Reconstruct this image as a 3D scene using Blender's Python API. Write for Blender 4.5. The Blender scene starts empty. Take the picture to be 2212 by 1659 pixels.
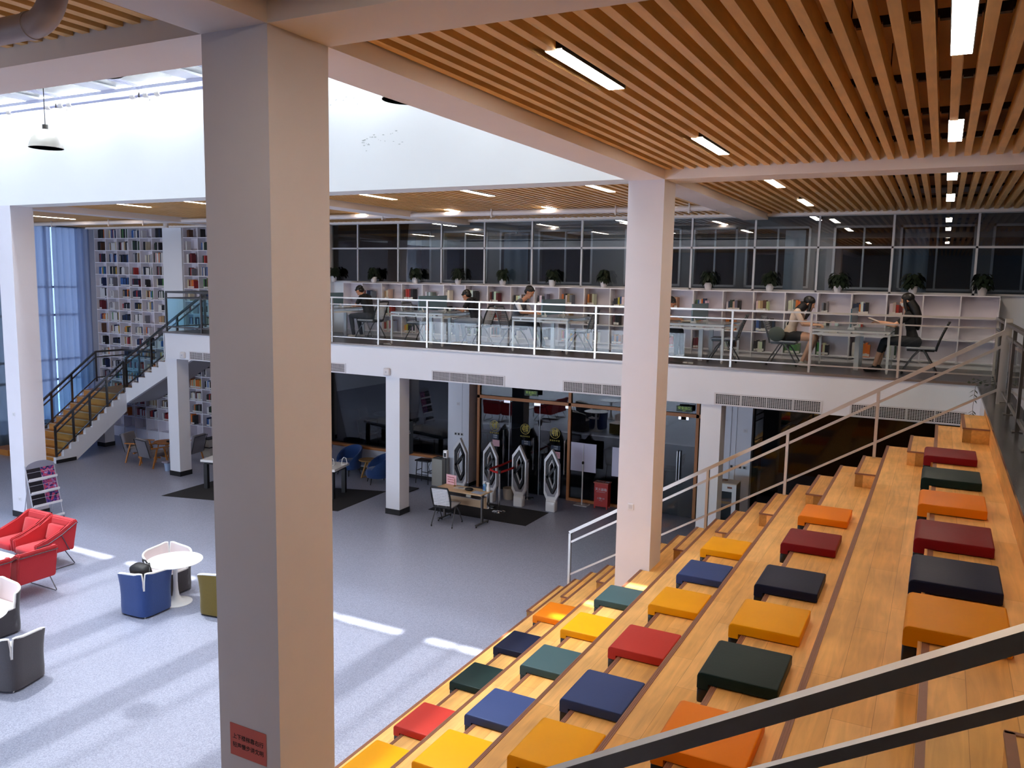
import bpy, bmesh, math, random
import numpy as np
from mathutils import Vector, Matrix, Euler, Quaternion
random.seed(7)
SC = bpy.context.scene
COL = SC.collection
PI = math.pi

# ---------------------------------------------------------------- camera
cam_d = bpy.data.cameras.new('camera'); cam = bpy.data.objects.new('camera', cam_d); COL.objects.link(cam)
_a, _b, _c = 0.47885822, 0.12484611, 0.01836131
ca, sa, cb, sb, cc, sc_ = math.cos(_a), math.sin(_a), math.cos(_b), math.sin(_b), math.cos(_c), math.sin(_c)
_f = Vector((-sa*cb, ca*cb, -sb)); _r = Vector((ca, sa, 0)); _u = _r.cross(_f)
_R = _r*cc + _u*sc_; _U = -_r*sc_ + _u*cc
cam.matrix_world = Matrix(((_R.x, _U.x, -_f.x, 0), (_R.y, _U.y, -_f.y, 0), (_R.z, _U.z, -_f.z, 1.5), (0, 0, 0, 1)))
cam_d.sensor_width = 36; cam_d.lens = 1774.948/2212*36; cam_d.clip_start = 0.05; cam_d.clip_end = 200
SC.camera = cam

# ---------------------------------------------------------------- light and exposure
w = bpy.data.worlds.new('sky'); SC.world = w; w.use_nodes = True
bg = w.node_tree.nodes['Background']; bg.inputs[0].default_value = (0.88, 0.94, 1.0, 1); bg.inputs[1].default_value = 16.0
sun_d = bpy.data.lights.new('sun', 'SUN'); sun_d.energy = 5.5; sun_d.angle = math.radians(1.1); sun_d.color = (1.0, 0.97, 0.9)
sun = bpy.data.objects.new('sun', sun_d); COL.objects.link(sun)
sun.rotation_euler = Vector((0.3, -0.077, -1)).to_track_quat('-Z', 'Y').to_euler()
def portal(loc, rot, sx, sy):
    d = bpy.data.lights.new('portal', 'AREA'); d.shape = 'RECTANGLE'; d.size = sx; d.size_y = sy; d.cycles.is_portal = True
    o = bpy.data.objects.new('portal', d); COL.objects.link(o); o.location = loc; o.rotation_euler = rot
portal((-11.4, 7.35, 5.2), (0, 0, 0), 14.8, 6.7)
portal((-25.6, 12, 0), (0, -PI/2, 0), 6.5, 12)
portal((-17.3, -5.95, -2.1), (PI/2, 0, 0), 14.5, 2.8)
vs = SC.view_settings; vs.view_transform = 'Standard'; vs.look = 'None'; vs.exposure = 1.68; vs.gamma = 1.0; vs.use_curve_mapping = False
SC.cycles.use_denoising = True
SC.cycles.max_bounces = 8; SC.cycles.diffuse_bounces = 5; SC.cycles.glossy_bounces = 3; SC.cycles.transparent_max_bounces = 16; SC.cycles.transmission_bounces = 3
SC.cycles.sample_clamp_indirect = 6.0; SC.cycles.caustics_reflective = False; SC.cycles.caustics_refractive = False

# ---------------------------------------------------------------- materials
def lin(h):
    h = h.lstrip('#'); v = [int(h[i:i+2], 16)/255 for i in (0, 2, 4)]
    return tuple((c/12.92 if c <= .04045 else ((c+.055)/1.055)**2.4) for c in v) + (1,)
MAT = {}
def mat(name, col='#ffffff', rough=.6, metal=0., spec=.5, noise=None, bump=None, emit=None, es=0, alpha=None, coat=0, sheen=0):
    if name in MAT: return MAT[name]
    m = bpy.data.materials.new(name); m.use_nodes = True; nt = m.node_tree; b = nt.nodes['Principled BSDF']
    c = lin(col) if isinstance(col, str) else tuple(col)
    b.inputs['Base Color'].default_value = c; b.inputs['Roughness'].default_value = rough; b.inputs['Metallic'].default_value = metal
    b.inputs['Specular IOR Level'].default_value = spec; b.inputs['Coat Weight'].default_value = coat; b.inputs['Sheen Weight'].default_value = sheen
    m.diffuse_color = c
    if emit: b.inputs['Emission Color'].default_value = lin(emit); b.inputs['Emission Strength'].default_value = es
    if noise or bump:
        tc = nt.nodes.new('ShaderNodeTexCoord'); n = nt.nodes.new('ShaderNodeTexNoise'); n.inputs['Detail'].default_value = 5
        nt.links.new(tc.outputs['Object'], n.inputs['Vector'])
        if noise:
            sc, amt = noise; n.inputs['Scale'].default_value = sc
            mx = nt.nodes.new('ShaderNodeMix'); mx.data_type = 'RGBA'
            mx.inputs[6].default_value = tuple(v*(1-amt) for v in c[:3])+(1,); mx.inputs[7].default_value = tuple(min(1, v*(1+amt)) for v in c[:3])+(1,)
            nt.links.new(n.outputs['Fac'], mx.inputs[0]); nt.links.new(mx.outputs[2], b.inputs['Base Color'])
        if bump:
            n2 = nt.nodes.new('ShaderNodeTexNoise'); n2.inputs['Scale'].default_value = bump[0]; n2.inputs['Detail'].default_value = 4
            nt.links.new(tc.outputs['Object'], n2.inputs['Vector'])
            bp = nt.nodes.new('ShaderNodeBump'); bp.inputs['Strength'].default_value = bump[1]; bp.inputs['Distance'].default_value = .01
            nt.links.new(n2.outputs['Fac'], bp.inputs['Height']); nt.links.new(bp.outputs[0], b.inputs['Normal'])
    MAT[name] = m; return m
def glassmat(name, tint=(.9, .95, .95), refl=.9, rough=0.0, ior=1.5):
    if name in MAT: return MAT[name]
    m = bpy.data.materials.new(name); m.use_nodes = True; nt = m.node_tree; nt.nodes.clear()
    o = nt.nodes.new('ShaderNodeOutputMaterial'); t = nt.nodes.new('ShaderNodeBsdfTransparent'); g = nt.nodes.new('ShaderNodeBsdfGlossy')
    t.inputs[0].default_value = (*tint, 1); g.inputs['Roughness'].default_value = rough; g.inputs['Color'].default_value = (refl, refl, refl, 1)
    fr = nt.nodes.new('ShaderNodeFresnel'); fr.inputs[0].default_value = ior; mx = nt.nodes.new('ShaderNodeMixShader')
    nt.links.new(fr.outputs[0], mx.inputs[0]); nt.links.new(t.outputs[0], mx.inputs[1]); nt.links.new(g.outputs[0], mx.inputs[2]); nt.links.new(mx.outputs[0], o.inputs[0])
    MAT[name] = m; return m
def woodmat(name, c1, c2, axis='Y', plank=.19, length=1.8, rough=.38, grain=1.0):
    """boards running along one axis: plank joints, tone per board and grain from the object's own coordinates"""
    if name in MAT: return MAT[name]
    m = bpy.data.materials.new(name); m.use_nodes = True; nt = m.node_tree; N = nt.nodes; Lk = nt.links; b = N['Principled BSDF']
    tc = N.new('ShaderNodeTexCoord'); mp = N.new('ShaderNodeMapping')
    mp.inputs['Rotation'].default_value = (0, 0, -PI/2) if axis == 'Y' else ((0, PI/2, 0) if axis == 'Z' else (0, 0, 0))
    Lk.new(tc.outputs['Object'], mp.inputs[0])
    br = N.new('ShaderNodeTexBrick'); br.offset = .37; br.inputs['Scale'].default_value = 1; br.inputs['Mortar Size'].default_value = .0014
    br.inputs['Brick Width'].default_value = length; br.inputs['Row Height'].default_value = plank; br.inputs['Bias'].default_value = 0
    br.inputs[1].default_value = lin(c1); br.inputs[2].default_value = lin(c2); br.inputs[3].default_value = tuple(v*.6 for v in lin(c2)[:3])+(1,)
    Lk.new(mp.outputs[0], br.inputs['Vector'])
    m2 = N.new('ShaderNodeMapping'); m2.inputs['Scale'].default_value = (1.3, 13, 13); Lk.new(mp.outputs[0], m2.inputs[0])
    n = N.new('ShaderNodeTexNoise'); n.inputs['Scale'].default_value = 1.5; n.inputs['Detail'].default_value = 6; n.inputs['Distortion'].default_value = .8
    Lk.new(m2.outputs[0], n.inputs['Vector'])
    n2 = N.new('ShaderNodeTexNoise'); n2.inputs['Scale'].default_value = 2.2; n2.inputs['Detail'].default_value = 2; Lk.new(mp.outputs[0], n2.inputs['Vector'])
    ad = N.new('ShaderNodeMath'); ad.operation = 'ADD'; Lk.new(n.outputs['Fac'], ad.inputs[0]); Lk.new(n2.outputs['Fac'], ad.inputs[1])
    rp = N.new('ShaderNodeMapRange'); rp.inputs[1].default_value = .6; rp.inputs[2].default_value = 1.45; rp.inputs[3].default_value = 1-.38*grain; rp.inputs[4].default_value = 1+.2*grain
    Lk.new(ad.outputs[0], rp.inputs[0])
    mx = N.new('ShaderNodeVectorMath'); mx.operation = 'SCALE'; Lk.new(br.outputs[0], mx.inputs[0]); Lk.new(rp.outputs[0], mx.inputs[3])
    Lk.new(mx.outputs[0], b.inputs['Base Color']); b.inputs['Roughness'].default_value = rough
    b.inputs['Specular IOR Level'].default_value = .3
    MAT[name] = m; return m
def colmat(name, rough=.6, second=False):
    """takes its base colour from the object's own colour"""
    if name in MAT: return MAT[name]
    m = bpy.data.materials.new(name); m.use_nodes = True; nt = m.node_tree; b = nt.nodes['Principled BSDF']
    i = nt.nodes.new('ShaderNodeObjectInfo'); nt.links.new(i.outputs['Color'], b.inputs['Base Color']); b.inputs['Roughness'].default_value = rough
    MAT[name] = m; return m

# ---------------------------------------------------------------- geometry collector
class G:
    def __init__(s): s.v = []; s.f = []; s.m = []
    def _add(s, vs, fs, mi=0, M=None):
        o = len(s.v)
        if M is not None: vs = [M @ Vector(v) for v in vs]
        s.v += [tuple(v) for v in vs]; s.f += [tuple(i+o for i in f) for f in fs]; s.m += [mi]*len(fs); return s
    def box(s, x0, x1, y0, y1, z0, z1, mi=0, M=None, bev=0, seg=2):
        if bev:
            bm = bmesh.new(); bmesh.ops.create_cube(bm, size=1)
            for v in bm.verts: v.co = Vector((x0+(v.co.x+.5)*(x1-x0), y0+(v.co.y+.5)*(y1-y0), z0+(v.co.z+.5)*(z1-z0)))
            bmesh.ops.bevel(bm, geom=list(bm.edges), offset=bev, segments=seg, profile=.5, affect='EDGES')
            s.bm(bm, mi, M); return s
        vs = [(x, y, z) for x in (x0, x1) for y in (y0, y1) for z in (z0, z1)]
        return s._add(vs, [(0, 1, 3, 2), (4, 6, 7, 5), (0, 4, 5, 1), (2, 3, 7, 6), (0, 2, 6, 4), (1, 5, 7, 3)], mi, M)
    def cbox(s, c, d, mi=0, M=None, bev=0): return s.box(c[0]-d[0]/2, c[0]+d[0]/2, c[1]-d[1]/2, c[1]+d[1]/2, c[2]-d[2]/2, c[2]+d[2]/2, mi, M, bev)
    def bm(s, bm, mi=0, M=None):
        bm.verts.index_update(); s._add([v.co.copy() for v in bm.verts], [tuple(v.index for v in f.verts) for f in bm.faces], mi, M); bm.free(); return s
    def prism(s, poly, a, b, axis='y', mi=0, M=None):
        """polygon (2d) extruded along an axis from a to b; 2d coords are the other two axes in xyz order"""
        n = len(poly)
        def P(p, t): return {'x': (t, p[0], p[1]), 'y': (p[0], t, p[1]), 'z': (p[0], p[1], t)}[axis]
        vs = [P(p, a) for p in poly]+[P(p, b) for p in poly]
        fs = [tuple(range(n))[::-1], tuple(range(n, 2*n))]+[(i, (i+1) % n, n+(i+1) % n, n+i) for i in range(n)]
        return s._add(vs, fs, mi, M)
    def tube(s, pts, r, n=10, mi=0, M=None, cap=True, closed=False):
        pts = [Vector(p) for p in pts]; rs = r if isinstance(r, (list, tuple)) else [r]*len(pts)
        vs = []; fs = []; up = None; L = len(pts)
        for i, p in enumerate(pts):
            if closed: d = pts[(i+1) % L]-pts[i-1]
            else: d = pts[min(i+1, L-1)]-pts[max(i-1, 0)]
            d = d.normalized() if d.length > 1e-9 else Vector((0, 0, 1))
            if up is None:
                up = Vector((0, 0, 1)) if abs(d.z) < .9 else Vector((1, 0, 0))
            a = d.cross(up).normalized(); u = a.cross(d).normalized(); up = u
            for k in range(n):
                t = 2*PI*k/n+PI/n; vs.append(p+(a*math.cos(t)+u*math.sin(t))*rs[i])
        for i in range(L-1 if not closed else L):
            j = (i+1) % L
            for k in range(n): fs.append((i*n+k, i*n+(k+1) % n, j*n+(k+1) % n, j*n+k))
        if cap and not closed: fs += [tuple(range(n))[::-1], tuple(range((L-1)*n, L*n))]
        return s._add(vs, fs, mi, M)
    def bar(s, p, q, w, h=None, mi=0):
        """rectangular bar from p to q, w wide (horizontal), h high"""
        h = h or w; p = Vector(p); q = Vector(q); d = (q-p).normalized()
        up = Vector((0, 0, 1)) if abs(d.z) < .95 else Vector((0, 1, 0))
        a = d.cross(up).normalized(); u = a.cross(d).normalized(); vs = []
        for c in (p, q):
            for i, j in ((-1, -1), (1, -1), (1, 1), (-1, 1)): vs.append(c+a*w/2*i+u*h/2*j)
        return s._add(vs, [(3, 2, 1, 0), (4, 5, 6, 7), (0, 1, 5, 4), (1, 2, 6, 5), (2, 3, 7, 6), (3, 0, 4, 7)], mi)
    def lathe(s, prof, c=(0, 0, 0), n=32, mi=0, M=None):
        vs = []; fs = []
        for r, z in prof:
            for k in range(n): t = 2*PI*k/n; vs.append((c[0]+r*math.cos(t), c[1]+r*math.sin(t), c[2]+z))
        L = len(prof)
        for i in range(L-1):
            for k in range(n): fs.append((i*n+k, i*n+(k+1) % n, (i+1)*n+(k+1) % n, (i+1)*n+k))
        if prof[0][0] > 1e-4: fs.append(tuple(range(n))[::-1])
        if prof[-1][0] > 1e-4: fs.append(tuple(range((L-1)*n, L*n)))
        return s._add(vs, fs, mi, M)
    def cyl(s, c, r, h, n=24, mi=0): return s.lathe([(r, 0), (r, h)], c, n, mi)
    def ell(s, c, r, n=16, m=10, mi=0, M=None):
        vs = [(c[0], c[1], c[2]-r[2])]
        for i in range(1, m):
            p = -PI/2+PI*i/m
            for k in range(n): t = 2*PI*k/n; vs.append((c[0]+r[0]*math.cos(p)*math.cos(t), c[1]+r[1]*math.cos(p)*math.sin(t), c[2]+r[2]*math.sin(p)))
        vs.append((c[0], c[1], c[2]+r[2])); fs = []
        for k in range(n): fs.append((0, 1+(k+1) % n, 1+k)); fs.append((len(vs)-1, 1+(m-2)*n+k, 1+(m-2)*n+(k+1) % n))
        for i in range(m-2):
            for k in range(n): fs.append((1+i*n+k, 1+i*n+(k+1) % n, 1+(i+1)*n+(k+1) % n, 1+(i+1)*n+k))
        return s._add(vs, fs, mi, M)
    def mesh(s, name, mats, smooth=None):
        me = bpy.data.meshes.new(name); me.from_pydata(s.v, [], s.f)
        for m in (mats if isinstance(mats, (list, tuple)) else [mats]): me.materials.append(m)
        if any(s.m): me.polygons.foreach_set('material_index', s.m)
        if smooth:
            me.polygons.foreach_set('use_smooth', [True]*len(s.f)); me.update()
            me.set_sharp_from_angle(angle=math.radians(smooth))
        bm = bmesh.new(); bm.from_mesh(me); bmesh.ops.recalc_face_normals(bm, faces=list(bm.faces)); bm.to_mesh(me); bm.free(); me.update()
        return me

def link(name, me, parent=None, loc=None, rz=None):
    o = bpy.data.objects.new(name, me); COL.objects.link(o)
    if parent: o.parent = parent
    if loc is not None: o.location = loc
    if rz is not None: o.rotation_euler = (0, 0, rz)
    return o
def part(name, g, mats, parent, smooth=None, label=None):
    o = link(name, g.mesh(name, mats, smooth), parent)
    if label: o['label'] = label
    return o
def tag(o, label, cat, group=None, kind=None):
    o['label'] = label; o['category'] = cat
    if group: o['group'] = group
    if kind: o['kind'] = kind
    return o
def thing(name, label, cat, loc=(0, 0, 0), rz=0, group=None):
    return tag(link(name, None, None, loc, rz), label, cat, group)
def solo(name, g, mats, label, cat, group=None, loc=(0, 0, 0), rz=0, smooth=None, kind=None):
    return tag(link(name, g.mesh(name, mats, smooth), None, loc, rz), label, cat, group, kind)
def struct(name, g, mats, parent=None, smooth=None):
    o = link(name, g.mesh(name, mats, smooth), parent)
    if not parent: o['kind'] = 'structure'
    return o
def copy_tree(o, parent=None):
    kids = [c for c in KIDS.get(o.name, [])] if False else list(o.children)
    c = o.copy(); COL.objects.link(c)
    if parent: c.parent = parent
    for k in kids: copy_tree(k, c)
    return c
def clone(o, label, loc, rz=0, group=None):
    c = copy_tree(o); c.location = loc; c.rotation_euler = (0, 0, rz); c['label'] = label
    if group: c['group'] = group
    return c
def text_mesh(name, body, size, mats, parent=None, M=None, ext=.0008, mirror=False, align='CENTER', spacing=1.0):
    cu = bpy.data.curves.new(name, 'FONT'); cu.body = body; cu.size = size; cu.extrude = ext; cu.align_x = align; cu.align_y = 'CENTER'; cu.space_character = spacing
    t = bpy.data.objects.new(name, cu); COL.objects.link(t); bpy.context.view_layer.update()
    dg = bpy.context.evaluated_depsgraph_get(); me = bpy.data.meshes.new_from_object(t.evaluated_get(dg)); bpy.data.objects.remove(t); me.name = name
    me.materials.clear(); me.materials.append(mats)
    if mirror: me.transform(Matrix.Scale(-1, 4, (1, 0, 0)))
    if M is not None: me.transform(M)
    return link(name, me, parent)
FACE_NY = Matrix.Rotation(PI/2, 4, 'X')    # text in the XZ plane, read from -Y
def TM(x, y, z): return Matrix.Translation((x, y, z)) @ FACE_NY

GZ = -3.9   # ground floor; the upper floor is z = 0
white = mat('white wall', '#e9ecf3', .75, noise=(1.3, .03), bump=(9, .06))
plaster = mat('column plaster', '#e4e2ea', .7, noise=(2.0, .05), bump=(14, .1))
black = mat('black', '#17171a', .5)
blackskirt = mat('black skirting', '#1c1c1e', .35)
steel = mat('brushed steel', '#d6d2cc', .36, 1.0)
steeldark = mat('dark steel', '#77736f', .3, 1.0)
chrome = mat('chrome', '#d8d8d8', .12, 1.0)
orangewood = mat('orange window timber', '#c07a40', .5, noise=(6, .12))
railglass = glassmat('railing glass', (.94, .97, .97), 1.0, 0, 1.22)
# ================================================================ room shell
def floor_material():
    m = mat('speckled vinyl floor', '#a3a7ba', .42); nt = m.node_tree; b = nt.nodes['Principled BSDF']
    tc = nt.nodes.new('ShaderNodeTexCoord'); n = nt.nodes.new('ShaderNodeTexNoise'); n.inputs['Scale'].default_value = 75; n.inputs['Detail'].default_value = 3
    n.inputs['Roughness'].default_value = .7
    nt.links.new(tc.outputs['Object'], n.inputs['Vector'])
    r = nt.nodes.new('ShaderNodeValToRGB'); r.color_ramp.elements[0].position = .32; r.color_ramp.elements[0].color = lin('#787d92'); r.color_ramp.elements[1].position = .66; r.color_ramp.elements[1].color = lin('#a9aec2')
    nt.links.new(n.outputs['Fac'], r.inputs[0]); nt.links.new(r.outputs[0], b.inputs['Base Color'])
    n2 = nt.nodes.new('ShaderNodeTexNoise'); n2.inputs['Scale'].default_value = 60; nt.links.new(tc.outputs['Object'], n2.inputs['Vector'])
    bp = nt.nodes.new('ShaderNodeBump'); bp.inputs['Strength'].default_value = .12; bp.inputs['Distance'].default_value = .01
    nt.links.new(n2.outputs['Fac'], bp.inputs['Height']); nt.links.new(bp.outputs[0], b.inputs['Normal'])
    b.inputs['Roughness'].default_value = .36
    return m
struct('floor', G().box(-30, 8, -6, 27, GZ-.2, GZ), floor_material())
darktile = mat('dark floor tile', '#3c3b3e', .28, noise=(3, .1))
struct('floor_upper', G().box(-18.25, 8, 15.13, 22, -.6, 0).box(1.3, 8, -6, 15.13, -.6, 0).box(-3, 1.3, -6, 1.0, -.6, 0), [darktile])
# fascia of the balcony
g = G().box(-18.27, 1.0, 15.08, 15.13, -.71, -.035).box(-18.3, -18.25, 15.08, 16.75, -.71, -.035).box(-18.25, 1.0, 15.13, 15.5, -.71, -.6)
struct('wall_balcony', g, white)
struct('trim_1', G().box(-18.3, .75, 15.05, 15.16, -.035, .004), mat('steel edge strip', '#8e8580', .35, .8))
struct('ceiling_lower', G().box(-18.25, 8, 15.5, 27, -.72, -.6), mat('lower ceiling', '#9a9aa0', .8))
# walls of the shell
wallgrey = mat('shell wall', '#cfccca', .8)
struct('wall_right', G().box(8, 8.2, -6, 27, GZ, 3.6), wallgrey)
struct('wall_back', G().box(-30, -24.5, -6.2, -6, GZ, 3.6).box(-10.1, 8, -6.2, -6, GZ, 3.6).box(-24.5, -10.1, -6.2, -6, GZ, GZ+.4).box(-24.5, -10.1, -6.2, -6, -.7, 3.6), wallgrey)
g = G()
for x in np.arange(-24.5, -9.5, 1.8): g.box(x-.03, x+.03, -6.12, -6.05, GZ+.4, -.7)
w10 = struct('window_fill', g, greyf := mat('window frame grey', '#9aa0a8', .5))  # unseen window band, added as fill light for the surfaces facing the camera
part('pane', G().box(-24.5, -10.1, -6.1, -6.09, GZ+.4, -.7), glassmat('tinted window glass', (.5, .52, .56), .9), w10)
struct('wall_lobby_end', G().box(-30, 8, 27, 27.2, GZ, 3.6), wallgrey)
# left wall with tall window
g = G().box(-25.6, -25.4, -6, 8.5, GZ, 3.5).box(-25.6, -25.4, 8.5, 18.6, 3.0, 3.5).box(-25.6, -25.4, 17.75, 27, GZ, 3.5).box(-25.6, -25.4, 8.5, 17.75, GZ, GZ+.3)
struct('wall_left', g, white)
fr = G()
for y in (8.5, 9.9, 11.3, 12.7, 14.1, 15.5, 16.6, 17.69): fr.box(-25.55, -25.47, y, y+.06, GZ+.3, 3.0)
for z in (GZ+.3, GZ+1.9, -1.35, .1, 1.0, 2.94): fr.box(-25.54, -25.48, 8.5, 17.75, z, z+.07)
wn = struct('window_1', fr, mat('window frame grey', '#9aa0a8', .5))
struct('pane', G().box(-25.515, -25.505, 8.5, 17.75, GZ+.3, 3.0), glassmat('window glass', (.13, .155, .20), .9), wn)
# far walls
struct('wall_far', G().box(-25.6, -18.3, 18.35, 18.5, GZ, 3.5).box(-18.3, -15.4, 18.2, 18.35, GZ, 3.5), white)
# upper white wall of the skylight well (four sides)
struct('wall_atrium', G().box(-25.4, -3.85, 10.7, 11.2, 2.88, 5.0), mat('bright atrium wall', '#eef0ee', .7, noise=(1.1, .02), bump=(6, .05)))
struct('wall_skylight', G().box(-3.85, -3.6, 4.0, 10.7, 3.2, 5.0).box(-20, -3.85, 3.75, 4.0, 3.2, 5.0).box(-19.6, -19.3, 4, 10.7, 2.88, 5.0), MAT['bright atrium wall'])
# scuffed patches of paint on the atrium wall
rg = random.Random(3); g = G()
for cx, cz, n in ((-8.15, 3.62, 16), (-7.75, 3.68, 9), (-8.6, 4.3, 6), (-9.0, 4.2, 5)):
    for i in range(n):
        x = cx+rg.gauss(0, .13); z = cz+rg.gauss(0, .06); a = rg.uniform(.008, .03)
        g.prism([(x+a*rg.uniform(.6, 1.3)*math.cos(t), z+a*.35*rg.uniform(.5, 1.3)*math.sin(t)) for t in (0, 1.1, 2.2, 3.3, 4.4, 5.4)], 10.6985, 10.7005, 'y')
p = struct('trim_2', g, mat('scuffed paint', '#b9bdb8', .8))
# columns
def column(x0, y0, s, z0, z1, label, skirt=True, m=plaster):
    t = thing('column', label, 'column', (x0+s/2, y0+s/2, z0)); h = s/2
    part('shaft', G().box(-h, h, -h, h, .12 if skirt else 0, z1-z0), m, t)
    if skirt: part('skirting', G().box(-h-.012, h+.012, -h-.012, h+.012, 0, .13), blackskirt, t)
    return t
col_main = column(-3.85, 3.5, .5, GZ, 2.88, 'big square plaster column nearest the camera, carrying the pink paper notice')
col_right = column(-3.85, 10.7, .5, GZ, 2.88, 'square white column rising through the wooden bleachers', False)
col_left = column(-18.02, 10.7, .5, GZ, 2.88, 'square white column behind the magazine rack')
for x, y, lb in ((-18.25, 15.12, 'slim white column under the left end of the balcony, beside the stairs'), (-11.08, 15.12, 'slim white column standing between the blue lounge chairs and the black display sign'), (-3.86, 15.12, 'slim white column behind the far stair railing, beside the white cabinet')):
    column(x, y, .38, GZ, -.71, lb, True, white)
column(-23.3, 16.6, .34, GZ, -2.445, 'short white post under the landing of the far staircase', True, white)
# beams
bz0, bz1 = 2.86, 3.25
g = G().box(-3.85, -3.35, 4.0, 10.7, bz0, bz1).box(-3.85, -3.35, -6, 3.5, bz0, bz1)
g.box(-25.4, -3.85, 3.5, 4.0, bz0, bz1).box(-3.35, 8, 3.5, 4.0, bz0, bz1).box(-3.35, 8, 10.7, 11.2, bz0, bz1)
for x in (-3.85, -11.05, -18.25): g.box(x, x+.5, 11.2, 17.9, bz0, bz1)
g.box(3.4, 3.9, -6, 17.9, bz0, bz1)
g.box(-25.4, 8, 17.8, 18.2, 2.93, 3.3)
struct('ceiling_beam', g, mat('beam plaster', '#f4eeec', .7, noise=(2.0, .03)))
# ceiling slab and slats
struct('ceiling', G().box(-25.6, -19.3, 4.0, 11.2, 3.42, 3.6).box(-3.85, 8, -6, 22, 3.42, 3.6).box(-25.4, -3.85, -6, 4.0, 3.42, 3.6).box(-25.6, -3.85, 11.2, 27, 3.42, 3.6).box(-3.85, 8, 22, 27, 3.42, 3.6), mat('ceiling concrete', '#cbb0a4', .85, noise=(1.5, .08)))
slatmat = woodmat('slat timber', '#fad08c', '#f4c27a', 'Y', 60, 60, .42, .5)
def slats(name, x0, x1, y0, y1, w=.068, z0=2.98, z1=3.12):
    g = G(); k0 = math.ceil((x0+3.33)/.1555)
    x = -3.33+k0*.1555
    while x+w < x1: g.box(x, x+w, y0, y1, z0, z1); x += .1555
    o = link(name, g.mesh(name, slatmat)); o['kind'] = 'structure'
slats('ceiling_slats', -3.35, 3.4, 4.0, 10.7); slats('ceiling_slats', -3.35, 3.4, 11.2, 17.8); slats('ceiling_slats', -3.35, 3.4, -6, 3.5)
slats('ceiling_slats', -10.55, -3.85, 11.2, 17.8); slats('ceiling_slats', -17.75, -11.05, 11.2, 17.8); slats('ceiling_slats', -25.4, -18.25, 11.2, 17.8)
slats('ceiling_slats', -12.0, -3.85, -3, 3.5)
# black carrier rails above the slats
g = G(); g2 = G()
for y in (4.35, 5.75, 7.35, 8.75, 10.2, 12.0, 13.6, 15.2, 16.8):
    g.box(-3.3, 3.38, y-.02, y+.02, 3.12, 3.16)
    x = -3.33+.1555*1
    while x < 3.3 and y < 10.5:
        g.box(x-.075, x-.01, y-.026, y+.026, 3.10, 3.13); x += .1555
for x, y in ((-.86, 4.5), (-.62, 5.6), (-.5, 7.4), (.5, 8.8), (-1.6, 8.75), (.35, 5.9), (.9, 7.4)): g2.box(x-.004, x+.004, y-.004, y+.004, 3.12, 3.42)
struct('ceiling_rail', g.box(0, 0.001, 0, .001, 3.1, 3.101), mat('carrier rail', '#2e2622', .5, .3)); struct('ceiling_hanger', g2, black)
# skylight roof: beams, thin bars and pale blinds
g = G()
for k in range(-3, 4): x = -11.7+2.25*k; g.box(x-.2, x+.2, 4.0, 10.7, 4.86, 5.25)
struct('ceiling_skylight_beam', g, mat('skylight beam', '#d9dbe0', .6))
g = G(); sk = G()
for k in range(-4, 3):
    x = -10.9+2.25*k
    if x > -19.2: g.box(x-.025, x+.025, 4.0, 10.5, 4.84, 4.87).box(x+.09, x+.12, 4.0, 10.5, 4.84, 4.87)
g.box(-19.3, -3.85, 10.46, 10.49, 4.80, 4.86)
struct('ceiling_skylight_bar', g, mat('skylight bar', '#c2c4d8', .5))
struct('window_2', sk.box(-19.3, -3.85, 4.0, 10.5, 4.90, 4.905), glassmat('translucent blind', (.36, .365, .37), .6, .4))
# ================================================================ bleachers
wood = woodmat('bleacher oak', '#f0ba70', '#e4a858', 'Y', .195, 1.3, .45, .9)
nose = mat('brown nosing', '#8a5a42', .45, noise=(20, .1))
BX = lambda k: .33-.293*k
BZ = lambda k: -.1773*(k+1)
Y0, Y1 = 2.25, 12.55
bl = thing('bleachers', 'wide stepped oak bleachers with aisle steps at both ends, rising to the upper floor', 'bleachers', (-2.5, 7.4, GZ))
inv = Matrix.Translation((2.5, -7.4, -GZ))
for k in range(1, 20, 2):
    x0, z = BX(k), BZ(k); x1 = BX(k-2) if k > 1 else .62
    g = G().box(x0+.004, x1+.02, Y0, Y1, z-.36, z, 0, inv)
    o = part('tier', g, wood, bl)
    n = G().box(x0-.003, x0+.034, Y0-.004, Y1+.004, z-.012, z+.005, 0, inv).box(x0+.005, x0+.009, Y0, Y1, z+.005, z+.0075, 0, inv).box(x0+.018, x0+.022, Y0, Y1, z+.005, z+.0075, 0, inv)
    part('nosing', n, nose, o)
for k in range(0, 21, 2):
    x0, z = BX(k), BZ(k); x1 = BX(k-1) if k > 0 else .62
    for ya, yb in ((Y0, 3.5), (11.3, Y1)):
        o = part('aisle_step', G().box(x0+.004, x1+.006, ya, yb, z-.18, z, 0, inv), wood, bl)
        n = G().box(x0-.003, x0+.036, ya-.004, yb+.004, z-.012, z+.006, 0, inv)
        yy = yb if ya < 5 else ya
        n.box(x0, x1, yy-.012, yy+.012, z-.012, z+.006, 0, inv)
        part('nosing', n, nose, o)
# the solid front under the last box of the far end and the lining of the top riser
struct('wall_bleacher', G().prism([(.62, GZ), (.61, -.5), (.2, -.72), (-5.2, GZ+.05), (-5.2, GZ)], 12.556, 12.575, 'y'), mat('bleacher side panel', '#c98f52', .5))
struct('wall_ledge', G().box(.62, .66, -2, 12.95, -.9, -.035).box(.62, 1.3, 12.85, 15.13, -.9, -.6), woodmat('ledge oak', '#f0b468', '#e6a656', 'Y', .3, 2.4, .4, .9))
ledge = mat('black stone ledge', '#25262a', .22, noise=(5, .2))
struct('floor_ledge', G().box(.585, 1.3, -6, 15.14, -.035, .003), ledge)
struct('wall_slab', G().box(.66, 1.3, -6, 15.13, -.62, -.035), white)

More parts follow.
